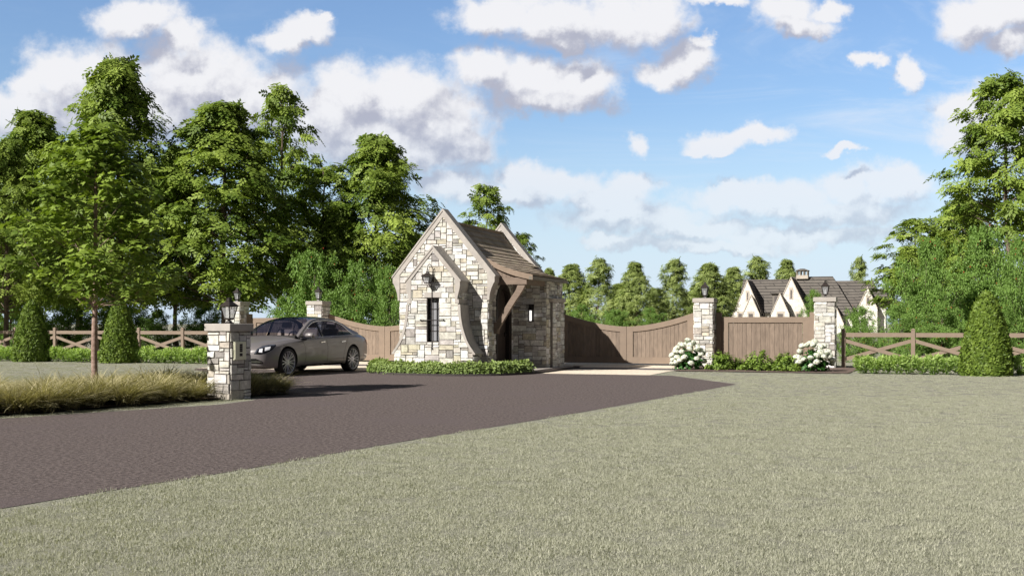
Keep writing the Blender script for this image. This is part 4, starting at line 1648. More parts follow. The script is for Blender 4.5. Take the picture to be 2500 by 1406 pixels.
# ------------- low planting
def tuft_row(name, label, cat, path, width, h, per_m, leaf, mat, seed, tilt=0.6, clump=0.0, group=None, spread=0.0, wave=0.3):
    """one continuous low hedge following a path in site coordinates"""
    rs = np.random.default_rng(seed)
    P = np.array([W(*p) for p in path])
    seg = np.linalg.norm(np.diff(P, axis=0), axis=1)
    cum = np.concatenate([[0], np.cumsum(seg)])
    n = int(cum[-1] * per_m)
    s_ = rs.uniform(0, cum[-1], n)
    if clump:
        k = np.round(s_ / clump)
        s_ = k * clump + rs.normal(0, clump * 0.26, n)
        s_ = np.clip(s_, 0, cum[-1])
    x, y = np.interp(s_, cum, P[:, 0]), np.interp(s_, cum, P[:, 1])
    ti = np.clip(np.searchsorted(cum, s_) - 1, 0, len(seg) - 1)
    d = np.diff(P, axis=0)[ti] / seg[ti][:, None]
    off = rs.uniform(-1, 1, n)
    x += -d[:, 1] * off * width / 2
    y += d[:, 0] * off * width / 2
    hh = h * np.sqrt(np.clip(1 - (np.abs(off) ** 2.6), 0.05, 1)) * (1 + wave * 0.35 * np.sin(s_ * 7.1 + off * 3) + wave * 0.2 * np.sin(s_ * 17))
    z = hh * (rs.random(n) ** 0.45)
    x0, y0 = x.mean(), y.mean()
    pos = np.stack([x - x0, y - y0, z], 1)
    nrm = np.stack([-d[:, 1] * off, d[:, 0] * off, 0.7 + 0 * z], 1) + rs.normal(0, tilt, (n, 3))
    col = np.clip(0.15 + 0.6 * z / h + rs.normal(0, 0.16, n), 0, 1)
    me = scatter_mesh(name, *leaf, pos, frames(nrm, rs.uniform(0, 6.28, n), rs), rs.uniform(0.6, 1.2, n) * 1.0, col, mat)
    o = link(name, me)
    o.location = (x0, y0, 0.02)
    tag(o, label, cat, group)
    return o


def scaled(t, k):
    return ([tuple(c * k for c in v) for v in t[0]], t[1])


hp = lerp_curve([(-1.72, -0.15), (-1.55, -0.85), (-0.85, -1.35), (0.1, -1.60), (1.0, -1.62), (1.75, -1.2), (2.15, -0.5), (2.30, 0.10)], 5)
tuft_row('low_hedge', 'low bright green hedge curving round the front of the stone gatehouse', 'hedge', hp, 0.50, 0.30, 2300, scaled(LEAF, 0.085), M['leaf_box'], 71)
# border plants: one tussock, repeated
def tussock(seed, n=480, h=0.46, r=0.20):
    rs = np.random.default_rng(seed)
    th_ = rs.uniform(0, 6.28, n)
    z = h * rs.random(n) ** 0.7
    rr = r * (0.25 + 0.75 * np.sin(np.clip(z / h, 0, 1) * 2.4)) * np.sqrt(rs.random(n))
    pos = np.stack([rr * np.cos(th_), rr * np.sin(th_), z], 1)
    h_ = np.stack([np.cos(th_) * 0.7, np.sin(th_) * 0.7, rs.uniform(0.3, 1.4, n)], 1)
    zn = unit_rows(rs.normal(0, 1, (n, 3)) + np.array([0, 0, 0.6]))
    x = unit_rows(h_ - zn * np.sum(h_ * zn, 1, keepdims=True))
    mats = np.stack([x, np.cross(zn, x), zn], axis=2)
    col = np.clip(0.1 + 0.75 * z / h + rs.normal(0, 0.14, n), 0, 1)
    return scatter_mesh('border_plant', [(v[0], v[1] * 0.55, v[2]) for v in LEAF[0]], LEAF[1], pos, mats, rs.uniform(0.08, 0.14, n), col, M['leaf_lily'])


tms = [tussock(81), tussock(82), tussock(83)]
bg_l, bg_r = 'border plants in a row before the left fence', 'border plants in a row before the right fence'


def border(u0, u1, v, group, label, avoid):
    u = u0
    while u < u1:
        if all(abs(u - a) > 0.58 for a in avoid):
            o = link('border_plant', random.choice(tms))
            x, y = W(u, v + random.uniform(-0.05, 0.05))
            o.location = (x, y, 0)
            o.rotation_euler = (0, 0, random.uniform(0, 6))
            k = random.uniform(0.85, 1.1)
            o.scale = (k, k, k * random.uniform(0.85, 1.05))
            tag(o, label, 'border plant', group)
        u += 0.29


border(-19.8, -8.6, 3.3, bg_l, 'small light green border plant in the row before the left fence', (-16.62, -12.98))
border(10.55, 16.4, 3.05, bg_r, 'small light green border plant in the row before the right fence', (13.5,))

# shrubs before the board panel
def small_shrub(seed, h=0.54, r=0.46, n=2600):
    rs = np.random.default_rng(seed)
    ns = 40
    tips_ = unit_rows(np.stack([rs.normal(0, 1, ns), rs.normal(0, 1, ns), np.abs(rs.normal(0.5, 0.6, ns))], 1)) * np.array([r, r, h])
    tips_[:, 2] = np.clip(tips_[:, 2], 0.08, h)
    k = rs.integers(0, ns, n)
    t_ = rs.uniform(0.25, 1.0, n)[:, None]
    pos = tips_[k] * t_ + rs.normal(0, 0.03, (n, 3))
    pos[:, 2] = np.maximum(pos[:, 2], 0.02)
    nrm = tips_[k] + rs.normal(0, 0.25, (n, 3)) + np.array([0, 0, 0.2])
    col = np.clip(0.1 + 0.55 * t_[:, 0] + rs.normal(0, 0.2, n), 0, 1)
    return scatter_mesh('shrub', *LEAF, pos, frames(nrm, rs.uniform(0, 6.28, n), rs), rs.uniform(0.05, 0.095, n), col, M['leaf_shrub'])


sm_ = [small_shrub(91), small_shrub(92)]
for i, (u, v, k, lab) in enumerate([(6.68, 3.95, 1.0, 'glossy green low shrub beside the left hydrangea'),
                                    (7.78, 3.80, 1.0, 'glossy green low shrub in the middle of the board panel bed'),
                                    (8.62, 3.70, 0.98, 'glossy green low shrub left of the right hydrangea'),
                                    (7.20, 4.1, 0.6, 'smallest low shrub, between the left and middle ones'),
                                    (8.22, 3.95, 0.55, 'small low shrub tucked between the middle and right ones')]):
    o = link('low_shrub', sm_[i % 2])
    x, y = W(u, v)
    o.location = (x, y, 0.03)
    o.rotation_euler = (0, 0, i * 1.7)
    o.scale = (k, k, k)
    tag(o, lab, 'shrub', 'low shrubs in the mulch bed')

# hydrangeas: white mopheads over dark leaves
def flower_head(seed, r=0.085, n=150):
    rs = np.random.default_rng(seed)
    d = unit_rows(rs.normal(0, 1, (n, 3)))
    d[:, 2] = np.abs(d[:, 2]) * 0.9 + d[:, 2] * 0.1 - 0.15
    d = unit_rows(d)
    tv = [(0, 0, 0), (0.5, 0.32, 0.10), (1, 0, 0.05), (0.5, -0.32, 0.10)]
    v, f = [], []
    for k in range(4):
        c, s_ = math.cos(k * math.pi / 2), math.sin(k * math.pi / 2)
        v += [(c * a - s_ * b, s_ * a + c * b, z) for a, b, z in tv]
        f.append((4 * k, 4 * k + 1, 4 * k + 2, 4 * k + 3))
    pos = d * r * np.array([1, 1, 0.86]) * rs.uniform(0.92, 1.04, (n, 1))
    me = scatter_mesh('flower_head', v, f, pos, frames(d + rs.normal(0, 0.15, (n, 3)), rs.uniform(0, 6, n), rs), rs.uniform(0.017, 0.024, n), rs.random(n), M['petal'])
    return me


fh = [flower_head(s_) for s_ in (1, 2, 3)]
M['headcore'] = surface('flower_core', (0.30, 0.34, 0.24), rough=1.0)
ico = bmesh.new()
bmesh.ops.create_icosphere(ico, subdivisions=2, radius=0.076)
hc = bpy.data.meshes.new('head_core')
ico.to_mesh(hc)
ico.free()
hc.materials.append(M['headcore'])


def hydrangea(label, u, v, seed):
    rs = np.random.default_rng(seed)
    t = site('hydrangea', label, 'flowering shrub', u, v, 0.03, 0, 'white hydrangeas at the feet of the right pillars')
    n = 520
    d = unit_rows(np.stack([rs.normal(0, 1, n), rs.normal(0, 1, n), np.abs(rs.normal(0, 0.9, n))], 1)) * rs.uniform(0.35, 1, (n, 1)) ** 0.6
    pos = d * np.array([0.42, 0.40, 0.58]) + np.array([0, 0, 0.05])
    nrm = d + rs.normal(0, 0.35, (n, 3)) + np.array([0, 0, 0.35])
    leaf = [(0, 0, 0), (0.25, 0.24, 0.03), (0.65, 0.26, 0.0), (1, 0, -0.14), (0.65, -0.26, 0.0), (0.25, -0.24, 0.03)]
    link('leaves', scatter_mesh('leaves', leaf, [(0, 1, 2, 3, 4, 5)], pos, frames(nrm, rs.uniform(0, 6.28, n), rs), rs.uniform(0.09, 0.16, n), rs.random(n), M['leaf_hyd']), t)
    st = MB()
    heads = []
    tries = 0
    while len(heads) < 27 and tries < 3000:
        tries += 1
        a = rs.uniform(0, 6.28)
        e = math.asin(rs.uniform(0.05, 0.99))
        p = np.array([0.50 * math.cos(a) * math.cos(e), 0.44 * math.sin(a) * math.cos(e), 0.12 + 0.66 * math.sin(e) ** 1.1])
        p *= rs.uniform(0.92, 1.04)
        if p[1] > 0.12:
            continue
        if all(np.linalg.norm(p - q) > 0.135 for q in heads):
            heads.append(p)
    for p in heads:
        st.tube([(0.02, 0, 0.02), (p[0] * 0.5, p[1] * 0.5, p[2] * 0.6), tuple(p)], 0.004, 4, cap=False)
    st.build('stems', M['leaf_hyd'], t)
    for i, p in enumerate(heads):
        h = link('flower_head', fh[i % 3], t)
        k = rs.uniform(0.85, 1.18)
        h.location = p
        h.scale = (k, k, k)
        h.rotation_euler = (rs.uniform(-.5, .5), rs.uniform(-.5, .5), rs.uniform(0, 6))
        c = link('head_core', hc, h)
        c.scale = (1, 1, 0.86)
    return t


hydrangea('white hydrangea at the foot of the pillar nearest the gate', 5.80, 4.0, 3)
hydrangea('white hydrangea at the foot of the rightmost stone pillar', 9.25, 3.75, 4)

# ------------- ornamental grass: arching blades in tussocks
def blade_strip(nseg, bend, width):
    """arching blade along +x rising in z, unit length, returns quads"""
    v, f = [], []
    for i in range(nseg + 1):
        t = i / nseg
        x = t * bend
        z = math.sin(t * 2.05) / math.sin(2.05 if t > 0 else 1) if False else (1.25 * t - 0.62 * bend * t * t)
        w = width * (1 - t) ** 0.6 + 0.0008
        v += [(x, -w, z), (x, w, z)]
        if i:
            k = 2 * i
            f.append((k - 2, k - 1, k + 1, k))
    return v, f


def reed_clump(seed, n=700):
    rs = np.random.default_rng(seed)
    ms = []
    parts_v = []
    tv, tf = blade_strip(4, 1.0, 0.006)
    th_ = rs.uniform(0, 6.28, n)
    z = np.tile([[0, 0, 1.0]], (n, 1)) + rs.normal(0, 0.16, (n, 3))
    pos = np.stack([rs.normal(0, 0.06, n), rs.normal(0, 0.06, n), np.zeros(n)], 1)
    L = rs.uniform(0.36, 0.68, n)
    bend = rs.uniform(0.45, 1.25, n)
    size = np.stack([L * bend, np.full(n, 0.85), L * (0.98 - 0.18 * bend)], 1)
    col = np.clip(rs.beta(1.6, 1.6, n), 0, 1)
    # darker, greener blades sit low in the clump
    me = scatter_mesh('ornamental_grass', tv, tf, pos, frames(z, th_, rs), size, col, M['reed'])
    return me


rc = [reed_clump(s_) for s_ in (1, 2, 3, 4)]
BED = [(-9.8, 12.9), (-8.4, 14.55), (-7.25, 15.75), (-6.45, 16.75), (-5.75, 17.85), (-5.25, 18.75), (-4.75, 19.55), (-4.25, 20.35), (-4.0, 21.0)]
bed_c = lerp_curve(BED, 6)
bedpoly = []
for i, p in enumerate(bed_c):
    a, b = bed_c[max(0, i - 1)], bed_c[min(len(bed_c) - 1, i + 1)]
    L = math.hypot(b[0] - a[0], b[1] - a[1])
    nx, ny = -(b[1] - a[1]) / L, (b[0] - a[0]) / L
    bedpoly.append((p, (p[0] + nx * 2.6, p[1] + ny * 2.6), (nx, ny)))
mound('grass_bed', [q[0] for q in bedpoly] + [q[1] for q in reversed(bedpoly)], 0.04, M['mulch'], True)
tot = len(bedpoly) - 1
gid = 0
for row in range(7):
    cum = 0.0
    for i in range(tot):
        (a, _, nrm_), (b, _, _) = bedpoly[i], bedpoly[i + 1]
        L = math.hypot(b[0] - a[0], b[1] - a[1])
        cum += L
        if cum >= 0.36:
            cum = 0.0
            offs = 0.24 + row * 0.34 + random.uniform(-0.07, 0.07)
            x, y = a[0] + nrm_[0] * offs + random.uniform(-.08, .08), a[1] + nrm_[1] * offs + random.uniform(-.08, .08)
            if math.hypot(x - NP[0], y - NP[1]) < 0.50:
                continue
            if y > 20.9 or y < 13.4:
                continue
            o = link('ornamental_grass', rc[gid % 4])
            gid += 1
            o.location = (x, y, 0.02)
            o.rotation_euler = (0, 0, random.uniform(0, 6.28))
            k = random.uniform(0.85, 1.15)
            o.scale = (k, k, k * random.uniform(0.85, 1.05))
            right = y > NP[1] + 0.4
            tag(o, 'dark shaded ornamental grass clump right of the keypad pillar' if right else 'tan arching ornamental grass clump in the bed beside the drive',
                'ornamental grass', 'shaded grass clumps behind the keypad pillar' if right else 'tan grass clumps around the young maple')

# ------------- lawn blades: one tuft instanced over the near lawn (geometry nodes, kept as stuff)
def lawn_tuft(seed, r=0.19, n=420):
    rs = np.random.default_rng(seed)
    tv = [(0, -0.5, 0), (0, 0.5, 0), (0.28, 0.0, 1.0)]
    tf = [(0, 1, 2)]
    a = rs.uniform(0, 6.28, n)
    q = r * np.sqrt(rs.random(n))
    pos = np.stack([q * np.cos(a), q * np.sin(a), np.zeros(n) - 0.002], 1)
    z = np.tile([[0, 0, 1.0]], (n, 1)) + rs.normal(0, 0.38, (n, 3))
    L = rs.uniform(0.009, 0.024, n)
    size = np.stack([L, np.full(n, 0.0036), L], 1)
    return scatter_mesh('lawn_tuft', tv, tf, pos, frames(z, rs.uniform(0, 6.28, n), rs), size, np.clip(rs.normal(0.5, 0.3, n), 0, 1), M['blade'])


def point_in(poly, x, y):
    c = False
    for i in range(len(poly)):
        x1, y1 = poly[i - 1]
        x2, y2 = poly[i]
        if (y1 > y) != (y2 > y) and x < (x2 - x1) * (y - y1) / (y2 - y1) + x1:
            c = not c
    return c


dw = [W(*p) for p in drive_pts]
pv = [W(*p) for p in [(5.62, -0.1), (5.62, 9), (-9.3, 9), (-9.3, -0.1)]]
mbp = [W(*p) for p in [(5.62, 2.6), (7.6, 2.62), (9.2, 2.55), (10.3, 2.35), (10.6, 6.6), (5.62, 6.6)]]
bdp = [q[0] for q in bedpoly] + [q[1] for q in reversed(bedpoly)]
rs = np.random.default_rng(9)
pts = []
for (y0, y1, dens_) in ((4.9, 9.5, 44), (9.5, 14, 32), (14, 20, 20), (20, 28, 10), (28, 42, 5)):
    hw = y1 * 1250 / 2750 + 0.6
    st_ = 1 / math.sqrt(dens_)
    gx, gy = np.meshgrid(np.arange(-hw, hw, st_), np.arange(y0, y1, st_))
    X = gx.ravel() + rs.uniform(-st_, st_, gx.size) * 0.48
    Y_ = gy.ravel() + rs.uniform(-st_, st_, gy.size) * 0.48
    for x, y in zip(X, Y_):
        if abs(x) > y * 0.4545 + 0.6:
            continue
        if point_in(pv, x, y) or point_in(mbp, x, y) or point_in(bdp, x, y):
            continue
        if any(point_in(dw, x + a_, y + b_) for a_, b_ in ((0, 0), (0.17, 0), (-0.17, 0), (0, 0.17), (0, -0.17))):
            continue
        pts.append((x, y, 0.0))
me = bpy.data.meshes.new('lawn_points')
me.from_pydata(pts, [], [])
lg = link('lawn_grass', me)
tag(lg, 'short pale green mown grass covering the lawn', 'grass', kind='stuff')
tuft_me = lawn_tuft(3)
ng = bpy.data.node_groups.new('lawn_scatter', 'GeometryNodeTree')
ng.interface.new_socket('Geometry', in_out='INPUT', socket_type='NodeSocketGeometry')
ng.interface.new_socket('Geometry', in_out='OUTPUT', socket_type='NodeSocketGeometry')
gi, go = ng.nodes.new('NodeGroupInput'), ng.nodes.new('NodeGroupOutput')
m2p = ng.nodes.new('GeometryNodeMeshToPoints')
iop = ng.nodes.new('GeometryNodeInstanceOnPoints')
tuft_src = bpy.data.objects.new('lawn_tuft', tuft_me)      # source of the instances, never linked to the scene itself
oi = ng.nodes.new('GeometryNodeObjectInfo')
oi.inputs['Object'].default_value = tuft_src
oi.inputs['As Instance'].default_value = True
rv = ng.nodes.new('FunctionNodeRandomValue')
rv.data_type = 'FLOAT_VECTOR'
rv.inputs[0].default_value = (-0.08, -0.08, 0)
rv.inputs[1].default_value = (0.08, 0.08, 6.283)
rs_ = ng.nodes.new('FunctionNodeRandomValue')
rs_.data_type = 'FLOAT'
rs_.inputs[2].default_value = 0.75
rs_.inputs[3].default_value = 1.3
L_ = ng.links.new
L_(gi.outputs[0], m2p.inputs[0])
L_(m2p.outputs[0], iop.inputs['Points'])
L_(oi.outputs['Geometry'], iop.inputs['Instance'])
L_(rv.outputs[0], iop.inputs['Rotation'])
L_(rs_.outputs[1], iop.inputs['Scale'])
L_(iop.outputs[0], go.inputs[0])
md = lg.modifiers.new('scatter', 'NODES')
md.node_group = ng


# ================================================================== HOUSE BEYOND
def wall_mat(name, c1, c2, mort, bw, rh, ms):
    m, N = new_mat(name)
    b = N.n('ShaderNodeBsdfPrincipled')
    o = N.n('ShaderNodeOutputMaterial')
    N.link(b.outputs[0], o.inputs[0])
    t = N.n('ShaderNodeTexCoord')
    sp = N.n('ShaderNodeSeparateXYZ')
    N.link(t.outputs['Object'], sp.inputs[0])
    cb = N.n('ShaderNodeCombineXYZ')
    N.link(N.math('ADD', sp.outputs[0], sp.outputs[1]), cb.inputs[0])
    N.link(sp.outputs[2], cb.inputs[1])
    br = N.n('ShaderNodeTexBrick')
    N.link(cb.outputs[0], br.inputs['Vector'])
    br.inputs['Color1'].default_value = (*c1, 1)
    br.inputs['Color2'].default_value = (*c2, 1)
    br.inputs['Mortar'].default_value = (*mort, 1)
    br.inputs['Scale'].default_value = 1.0
    br.inputs['Mortar Size'].default_value = ms
    br.inputs['Brick Width'].default_value = bw
    br.inputs['Row Height'].default_value = rh
    nz = N.noise(t.outputs['Object'], 1.7, 5, 0.65)
    f = N.rng(nz.outputs['Fac'], 0.3, 0.7, 0.85, 1.08)
    v = N.n('ShaderNodeCombineXYZ')
    for i in range(3):
        N.link(f, v.inputs[i])
    N.link(N.mix(1.0, br.outputs[0], v.outputs[0], 'MULTIPLY'), b.inputs['Base Color'])
    b.inputs['Roughness'].default_value = 0.9
    return m


M['farstone'] = wall_mat('house_stone', (0.78, 0.76, 0.70), (0.66, 0.62, 0.54), (0.56, 0.53, 0.48), 0.75, 0.32, 0.035)
M['farroof'] = wall_mat('house_roof', (0.140, 0.125, 0.108), (0.120, 0.106, 0.092), (0.048, 0.043, 0.038), 3.0, 0.40, 0.07)
M['trim'] = surface('house_trim', (0.50, 0.44, 0.37), rough=0.8)
M['taupe'] = surface('house_taupe', (0.20, 0.18, 0.15), rough=0.8)
M['shutter'] = surface('house_window', (0.13, 0.115, 0.11), rough=0.35)

HY = 150.0
hX, hY = at(1788, HY), HY


def hv(px, py, v=0.0):
    k = (px - 1250) / 2750
    Y = (v + ST * hX + CT * hY) / (ST * k + CT)
    X = k * Y
    return (CT * (X - hX) - ST * (Y - hY), EYE - (py - 790) * Y / 2750)


house = thing('country_house', 'large cream stone house with steep brown roofs, gables and a cupola beyond the gate', 'house', (hX, hY, 0), -TH)


def h_gable(apex, L, Rr, v0, depth, win=None):
    (ax, az), (lx, lz), (rx, rz_) = hv(*apex, v0), hv(*L, v0), hv(*Rr, v0)
    w = MB()
    w.prism([(lx, 0), (rx, 0), (rx, rz_), (ax, az), (lx, lz)], 'y', v0, v0 + 0.35)
    w.box(rx - 0.3, rx - 0.01, v0 + .352, v0 + depth, 0, rz_)
    w.box(lx + 0.01, lx + 0.3, v0 + .352, v0 + depth, 0, lz)
    wall = w.build('gable_wall', M['farstone'], house)
    r_ = MB()
    r_.prism([(ax, az - 0.22), (rx + 0.35, rz_ - 0.62), (rx + 0.35, rz_ - 0.45), (ax, az - 0.02)], 'y', v0 + 0.352, v0 + depth)
    r_.prism([(ax, az - 0.22), (ax, az - 0.02), (lx - 0.35, lz - 0.45), (lx - 0.35, lz - 0.62)], 'y', v0 + 0.352, v0 + depth)
    r_.build('roof', M['farroof'], house)
    c = MB()
    for (bx, bz) in ((lx, lz), (rx, rz_)):
        q = [(ax, az + 0.06), (bx, bz + 0.06), (bx, bz - 0.16), (ax, az - 0.20)]
        c.prism(q if bx < ax else q[::-1], 'y', v0 - 0.06, v0 - 0.002)
    c.build('gable_trim', M['trim'], wall)
    for (x0, y0, x1, y1) in (win or []):
        (a, zt), (b, zb) = hv(x0, y0, v0), hv(x1, y1, v0)
        f = MB()
        f.box(a - 0.12, b + 0.12, v0 - 0.05, v0 - 0.002, zb - 0.14, zt + 0.30)
        wf = f.build('window', M['trim'], house)
        p = MB()
        n = 2 if b - a > 1.2 else 1
        for i in range(n):
            p.box(a + (b - a) * i / n + 0.04, a + (b - a) * (i + 1) / n - 0.04, v0 - 0.075, v0 - 0.052, zb, zt)
        p.build('pane', M['shutter'], wf)


def h_body(px0, px1, y_r, v_r, y_e, v_e, hip=0.0, px0e=None, px1e=None):
    a, zr = hv(px0, y_r, v_r)
    b, _ = hv(px1, y_r, v_r)
    ae, ze = hv(px0e or px0, y_e, v_e)
    be, _ = hv(px1e or px1, y_e, v_e)
    vb = 2 * v_r - v_e
    m = MB()
    m.face([(ae, v_e, ze), (be, v_e, ze), (b, v_r, zr), (a, v_r, zr)])
    m.face([(be, vb, ze), (ae, vb, ze), (a, v_r, zr), (b, v_r, zr)])
    m.face([(be, v_e, ze), (be, vb, ze), (b, v_r, zr)])
    m.face([(ae, vb, ze), (ae, v_e, ze), (a, v_r, zr)])
    m.face([(ae, v_e, ze - .02), (ae, vb, ze - .02), (be, vb, ze - .02), (be, v_e, ze - .02)])
    m.build('roof', M['farroof'], house)
    w = MB()
    w.box(min(a, ae) + 0.5, max(b, be) - 0.5, v_e + 0.5, vb - 0.5, 0, ze - 0.03)
    w.build('house_wall', M['farstone'], house)


h_body(1815, 1925, 683, 6.5, 764, 1.6, px0e=1800, px1e=1925)
h_body(1931, 2033, 676, 7.0, 770, 1.2, px0e=1905, px1e=2090)
h_body(2030, 2132, 686, 9.0, 752, 4.0, px0e=2010, px1e=2150)
h_body(2100, 2162, 706, 5.5, 744, 1.8, px0e=2092, px1e=2172)
h_gable((1824, 683), (1788, 771), (1858, 762), 0.6, 6.0, [(1823, 715, 1827, 732), (1802, 766, 1813, 782)])
h_gable((1833.5, 719), (1811, 771), (1855, 768), -0.2, 3.0, [(1827, 766, 1839, 782)])
h_gable((1931, 676), (1889, 768), (1975, 768), 0.5, 6.5, [(1929, 708, 1934, 728), (1944, 766, 1958, 784)])
h_gable((1904, 715), (1882, 766), (1927, 766), -1.4, 4.5, [(1898, 766, 1912, 784)])
h_gable((2118, 700), (2094, 752), (2142, 752), 1.0, 6.0, [(2116, 727, 2122, 742)])
h_gable((2040, 745), (2020, 790), (2060, 790), -0.5, 5.0)
m = MB()
(dx0, dz0), (dx1, dz1) = hv(1886, 747, 2.2), hv(1902, 717, 2.2)
m.box(dx0, dx1 + 1.0, 2.2, 5.0, dz0 - 0.5, dz1)
dm = m.build('dormer', M['taupe'], house)
m = MB()
m.prism([(dx0 - 0.4, dz1 + 0.01), (dx1 + 1.4, dz1 + 0.01), (dx1 + 1.4, dz1 + 0.55), (dx0 + 0.9, dz1 + 0.35)], 'y', 1.9, 6.0)
m.build('roof', M['farroof'], dm)
m = MB()
m.box(dx0 + 0.25, dx0 + 0.8, 2.16, 2.198, dz0 + 0.1, dz1 - 0.35)
m.build('pane', M['shutter'], dm)
# cupola on the ridge
m = MB()
(cx0, cz0), (cx1, cz1) = hv(1945, 676, 7.0), hv(1974, 661, 7.0)
cw = (cx1 - cx0) / 2
ccx = (cx0 + cx1) / 2
m.box(ccx - cw, ccx + cw, 7.0 - cw, 7.0 + cw, cz0 - 0.3, cz0 + 0.20)
cup = m.build('cupola', M['trim'], house)
m = MB()
for i in (-1, -0.33, 0.33, 1):
    for j in (-1, 1):
        m.box(ccx + i * cw * 0.9 - 0.09, ccx + i * cw * 0.9 + 0.09, 7 + j * cw * 0.9 - 0.09, 7 + j * cw * 0.9 + 0.09, cz0 + 0.2, cz0 + 0.72)
m.box(ccx - cw, ccx + cw, 7 - cw, 7 + cw, cz0 + 0.72, cz0 + 0.80)
m.build('cupola_posts', M['taupe'], cup)
m = MB()
m.frustum(ccx, 7, cz0 + 0.80, cz0 + 0.86, cw * 1.12, cw * 1.12)
m.frustum(ccx, 7, cz0 + 0.86, cz1 + 0.28, cw * 1.08, cw * 0.35)
m.build('cupola_roof', M['farroof'], cup)

# ================================================================== CAR
M['paint'] = surface('car_paint', (0.178, 0.163, 0.162), (0.172, 0.158, 0.157), 2, 0.40, metal=0.15, coat=0.5)
M['wheelwell'] = surface('wheel_well', (0.006, 0.006, 0.006), rough=0.9)
M['tyre'] = surface('tyre_rubber', (0.014, 0.014, 0.015), rough=0.75)
M['rim'] = surface('alloy_rim', (0.62, 0.62, 0.66), rough=0.35, metal=0.5)
M['chrome'] = surface('chrome', (0.75, 0.76, 0.78), rough=0.12, metal=1.0)
M['gloss'] = surface('gloss_black', (0.008, 0.008, 0.01), rough=0.12)
M['headlens'] = surface('head_lens', (0.85, 0.86, 0.90), (0.70, 0.71, 0.75), 8, 0.2, metal=0.0, coat=1.0)
M['tail'] = surface('tail_lens', (0.16, 0.010, 0.010), rough=0.15)
M['carglass'] = glass_mat('car_glass', tint=(0.42, 0.44, 0.54), alpha=0.34, base=(0.010, 0.014, 0.034), rough=0.01)
M['leather'] = surface('beige_leather', (0.55, 0.42, 0.30), (0.50, 0.38, 0.27), 3, 0.55)
M['darktrim'] = surface('dark_trim', (0.02, 0.018, 0.018), rough=0.6)
M['line'] = surface('panel_gap', (0.012, 0.011, 0.011), rough=0.9)

car = thing('parked_car', 'warm grey four-door saloon car parked nose towards the low keypad pillar', 'car', (0, 0, 0))
FA, RA, WR_ = 1.62, -1.52, 0.345
# half sections: (x, half width, bottom, mid, shoulder height, deck height at the centre, crown side height)
ST_ = [
    (2.56, 0.50, 0.30, 0.60, 0.66),
    (2.50, 0.70, 0.25, 0.66, 0.735),
    (2.36, 0.815, 0.21, 0.715, 0.80),
    (2.10, 0.885, 0.19, 0.765, 0.865),
    (1.75, 0.925, 0.19, 0.83, 0.925),
    (1.30, 0.945, 0.20, 0.89, 0.98),
    (0.90, 0.95, 0.21, 0.925, 1.02),
    (0.40, 0.952, 0.21, 0.945, 0.985),
    (-0.40, 0.952, 0.21, 0.96, 0.99),
    (-1.10, 0.950, 0.21, 0.975, 1.02),
    (-1.60, 0.940, 0.21, 0.985, 1.075),
    (-2.05, 0.915, 0.24, 0.975, 1.10),
    (-2.38, 0.865, 0.28, 0.935, 1.08),
    (-2.56, 0.790, 0.33, 0.86, 1.02),
    (-2.63, 0.66, 0.42, 0.78, 0.90),
]
b = bmesh.new()
rings = []
for (x, w, zb, sh, dk) in ST_:
    mid_ = zb + (sh - zb) * 0.45
    half = [(0, zb), (w * 0.72, zb), (w * 0.94, zb + 0.02), (w * 0.985, zb + 0.10), (w * 1.0, mid_), (w * 0.992, zb + (sh - zb) * 0.74),
            (w * 0.955, sh - 0.045), (w * 0.90, sh + 0.005), (w * 0.78, sh + (dk - sh) * 0.42), (w * 0.50, sh + (dk - sh) * 0.84), (0, dk)]
    ring = [b.verts.new((x, y, z)) for y, z in half] + [b.verts.new((x, -y, z)) for y, z in reversed(half[1:-1])]
    rings.append(ring)
n = len(rings[0])
for r0, r1 in zip(rings[:-1], rings[1:]):
    for i in range(n):
        b.faces.new((r0[i], r0[(i + 1) % n], r1[(i + 1) % n], r1[i]))
# rounded ends
for ring, dx in ((rings[0], 0.035), (rings[-1], -0.02)):
    cz = sum(v.co.z for v in ring) / n
    inner = [b.verts.new((v.co.x + dx, v.co.y * 0.72, cz + (v.co.z - cz) * 0.72)) for v in ring]
    for i in range(n):
        b.faces.new((ring[i], inner[i], inner[(i + 1) % n], ring[(i + 1) % n]))
    b.faces.new(inner)
bmesh.ops.recalc_face_normals(b, faces=b.faces)
cl_ = b.edges.layers.float.new('crease_edge')
for r0, r1 in zip(rings[:-1], rings[1:]):
    for idx, cr in ((2, 0.5), (6, 0.45), (5, 0.25)):
        for j in (idx, (n - idx) % n):
            e = b.edges.get((r0[j], r1[j]))
            if e:
                e[cl_] = cr
me = bpy.data.meshes.new('body')
b.to_mesh(me)
b.free()
tmp = bpy.data.objects.new('tmp_body', me)
COL.objects.link(tmp)
sub = tmp.modifiers.new('s', 'SUBSURF')
sub.levels = sub.render_levels = 3
me.materials.append(M['paint'])
me.materials.append(M['wheelwell'])
cuts = []
for ax in (FA, RA):
    for sy in (1, -1):
        cb = bmesh.new()
        bmesh.ops.create_cone(cb, cap_ends=True, segments=40, radius1=WR_ + 0.045, radius2=WR_ + 0.045, depth=0.50)
        bmesh.ops.rotate(cb, verts=cb.verts, matrix=Matrix.Rotation(R(90), 3, 'X'))
        bmesh.ops.translate(cb, verts=cb.verts, vec=(ax, sy * 0.87, WR_ + 0.01))
        cm = bpy.data.meshes.new('cut')
        cb.to_mesh(cm)
        cb.free()
        cm.materials.append(M['paint'])
        cm.materials.append(M['wheelwell'])
        cm.polygons.foreach_set('material_index', [1] * len(cm.polygons))
        co = bpy.data.objects.new('tmp_cut', cm)
        COL.objects.link(co)
        bo = tmp.modifiers.new('b', 'BOOLEAN')
        bo.operation = 'DIFFERENCE'
        bo.object = co
        bo.solver = 'EXACT'
        cuts.append(co)
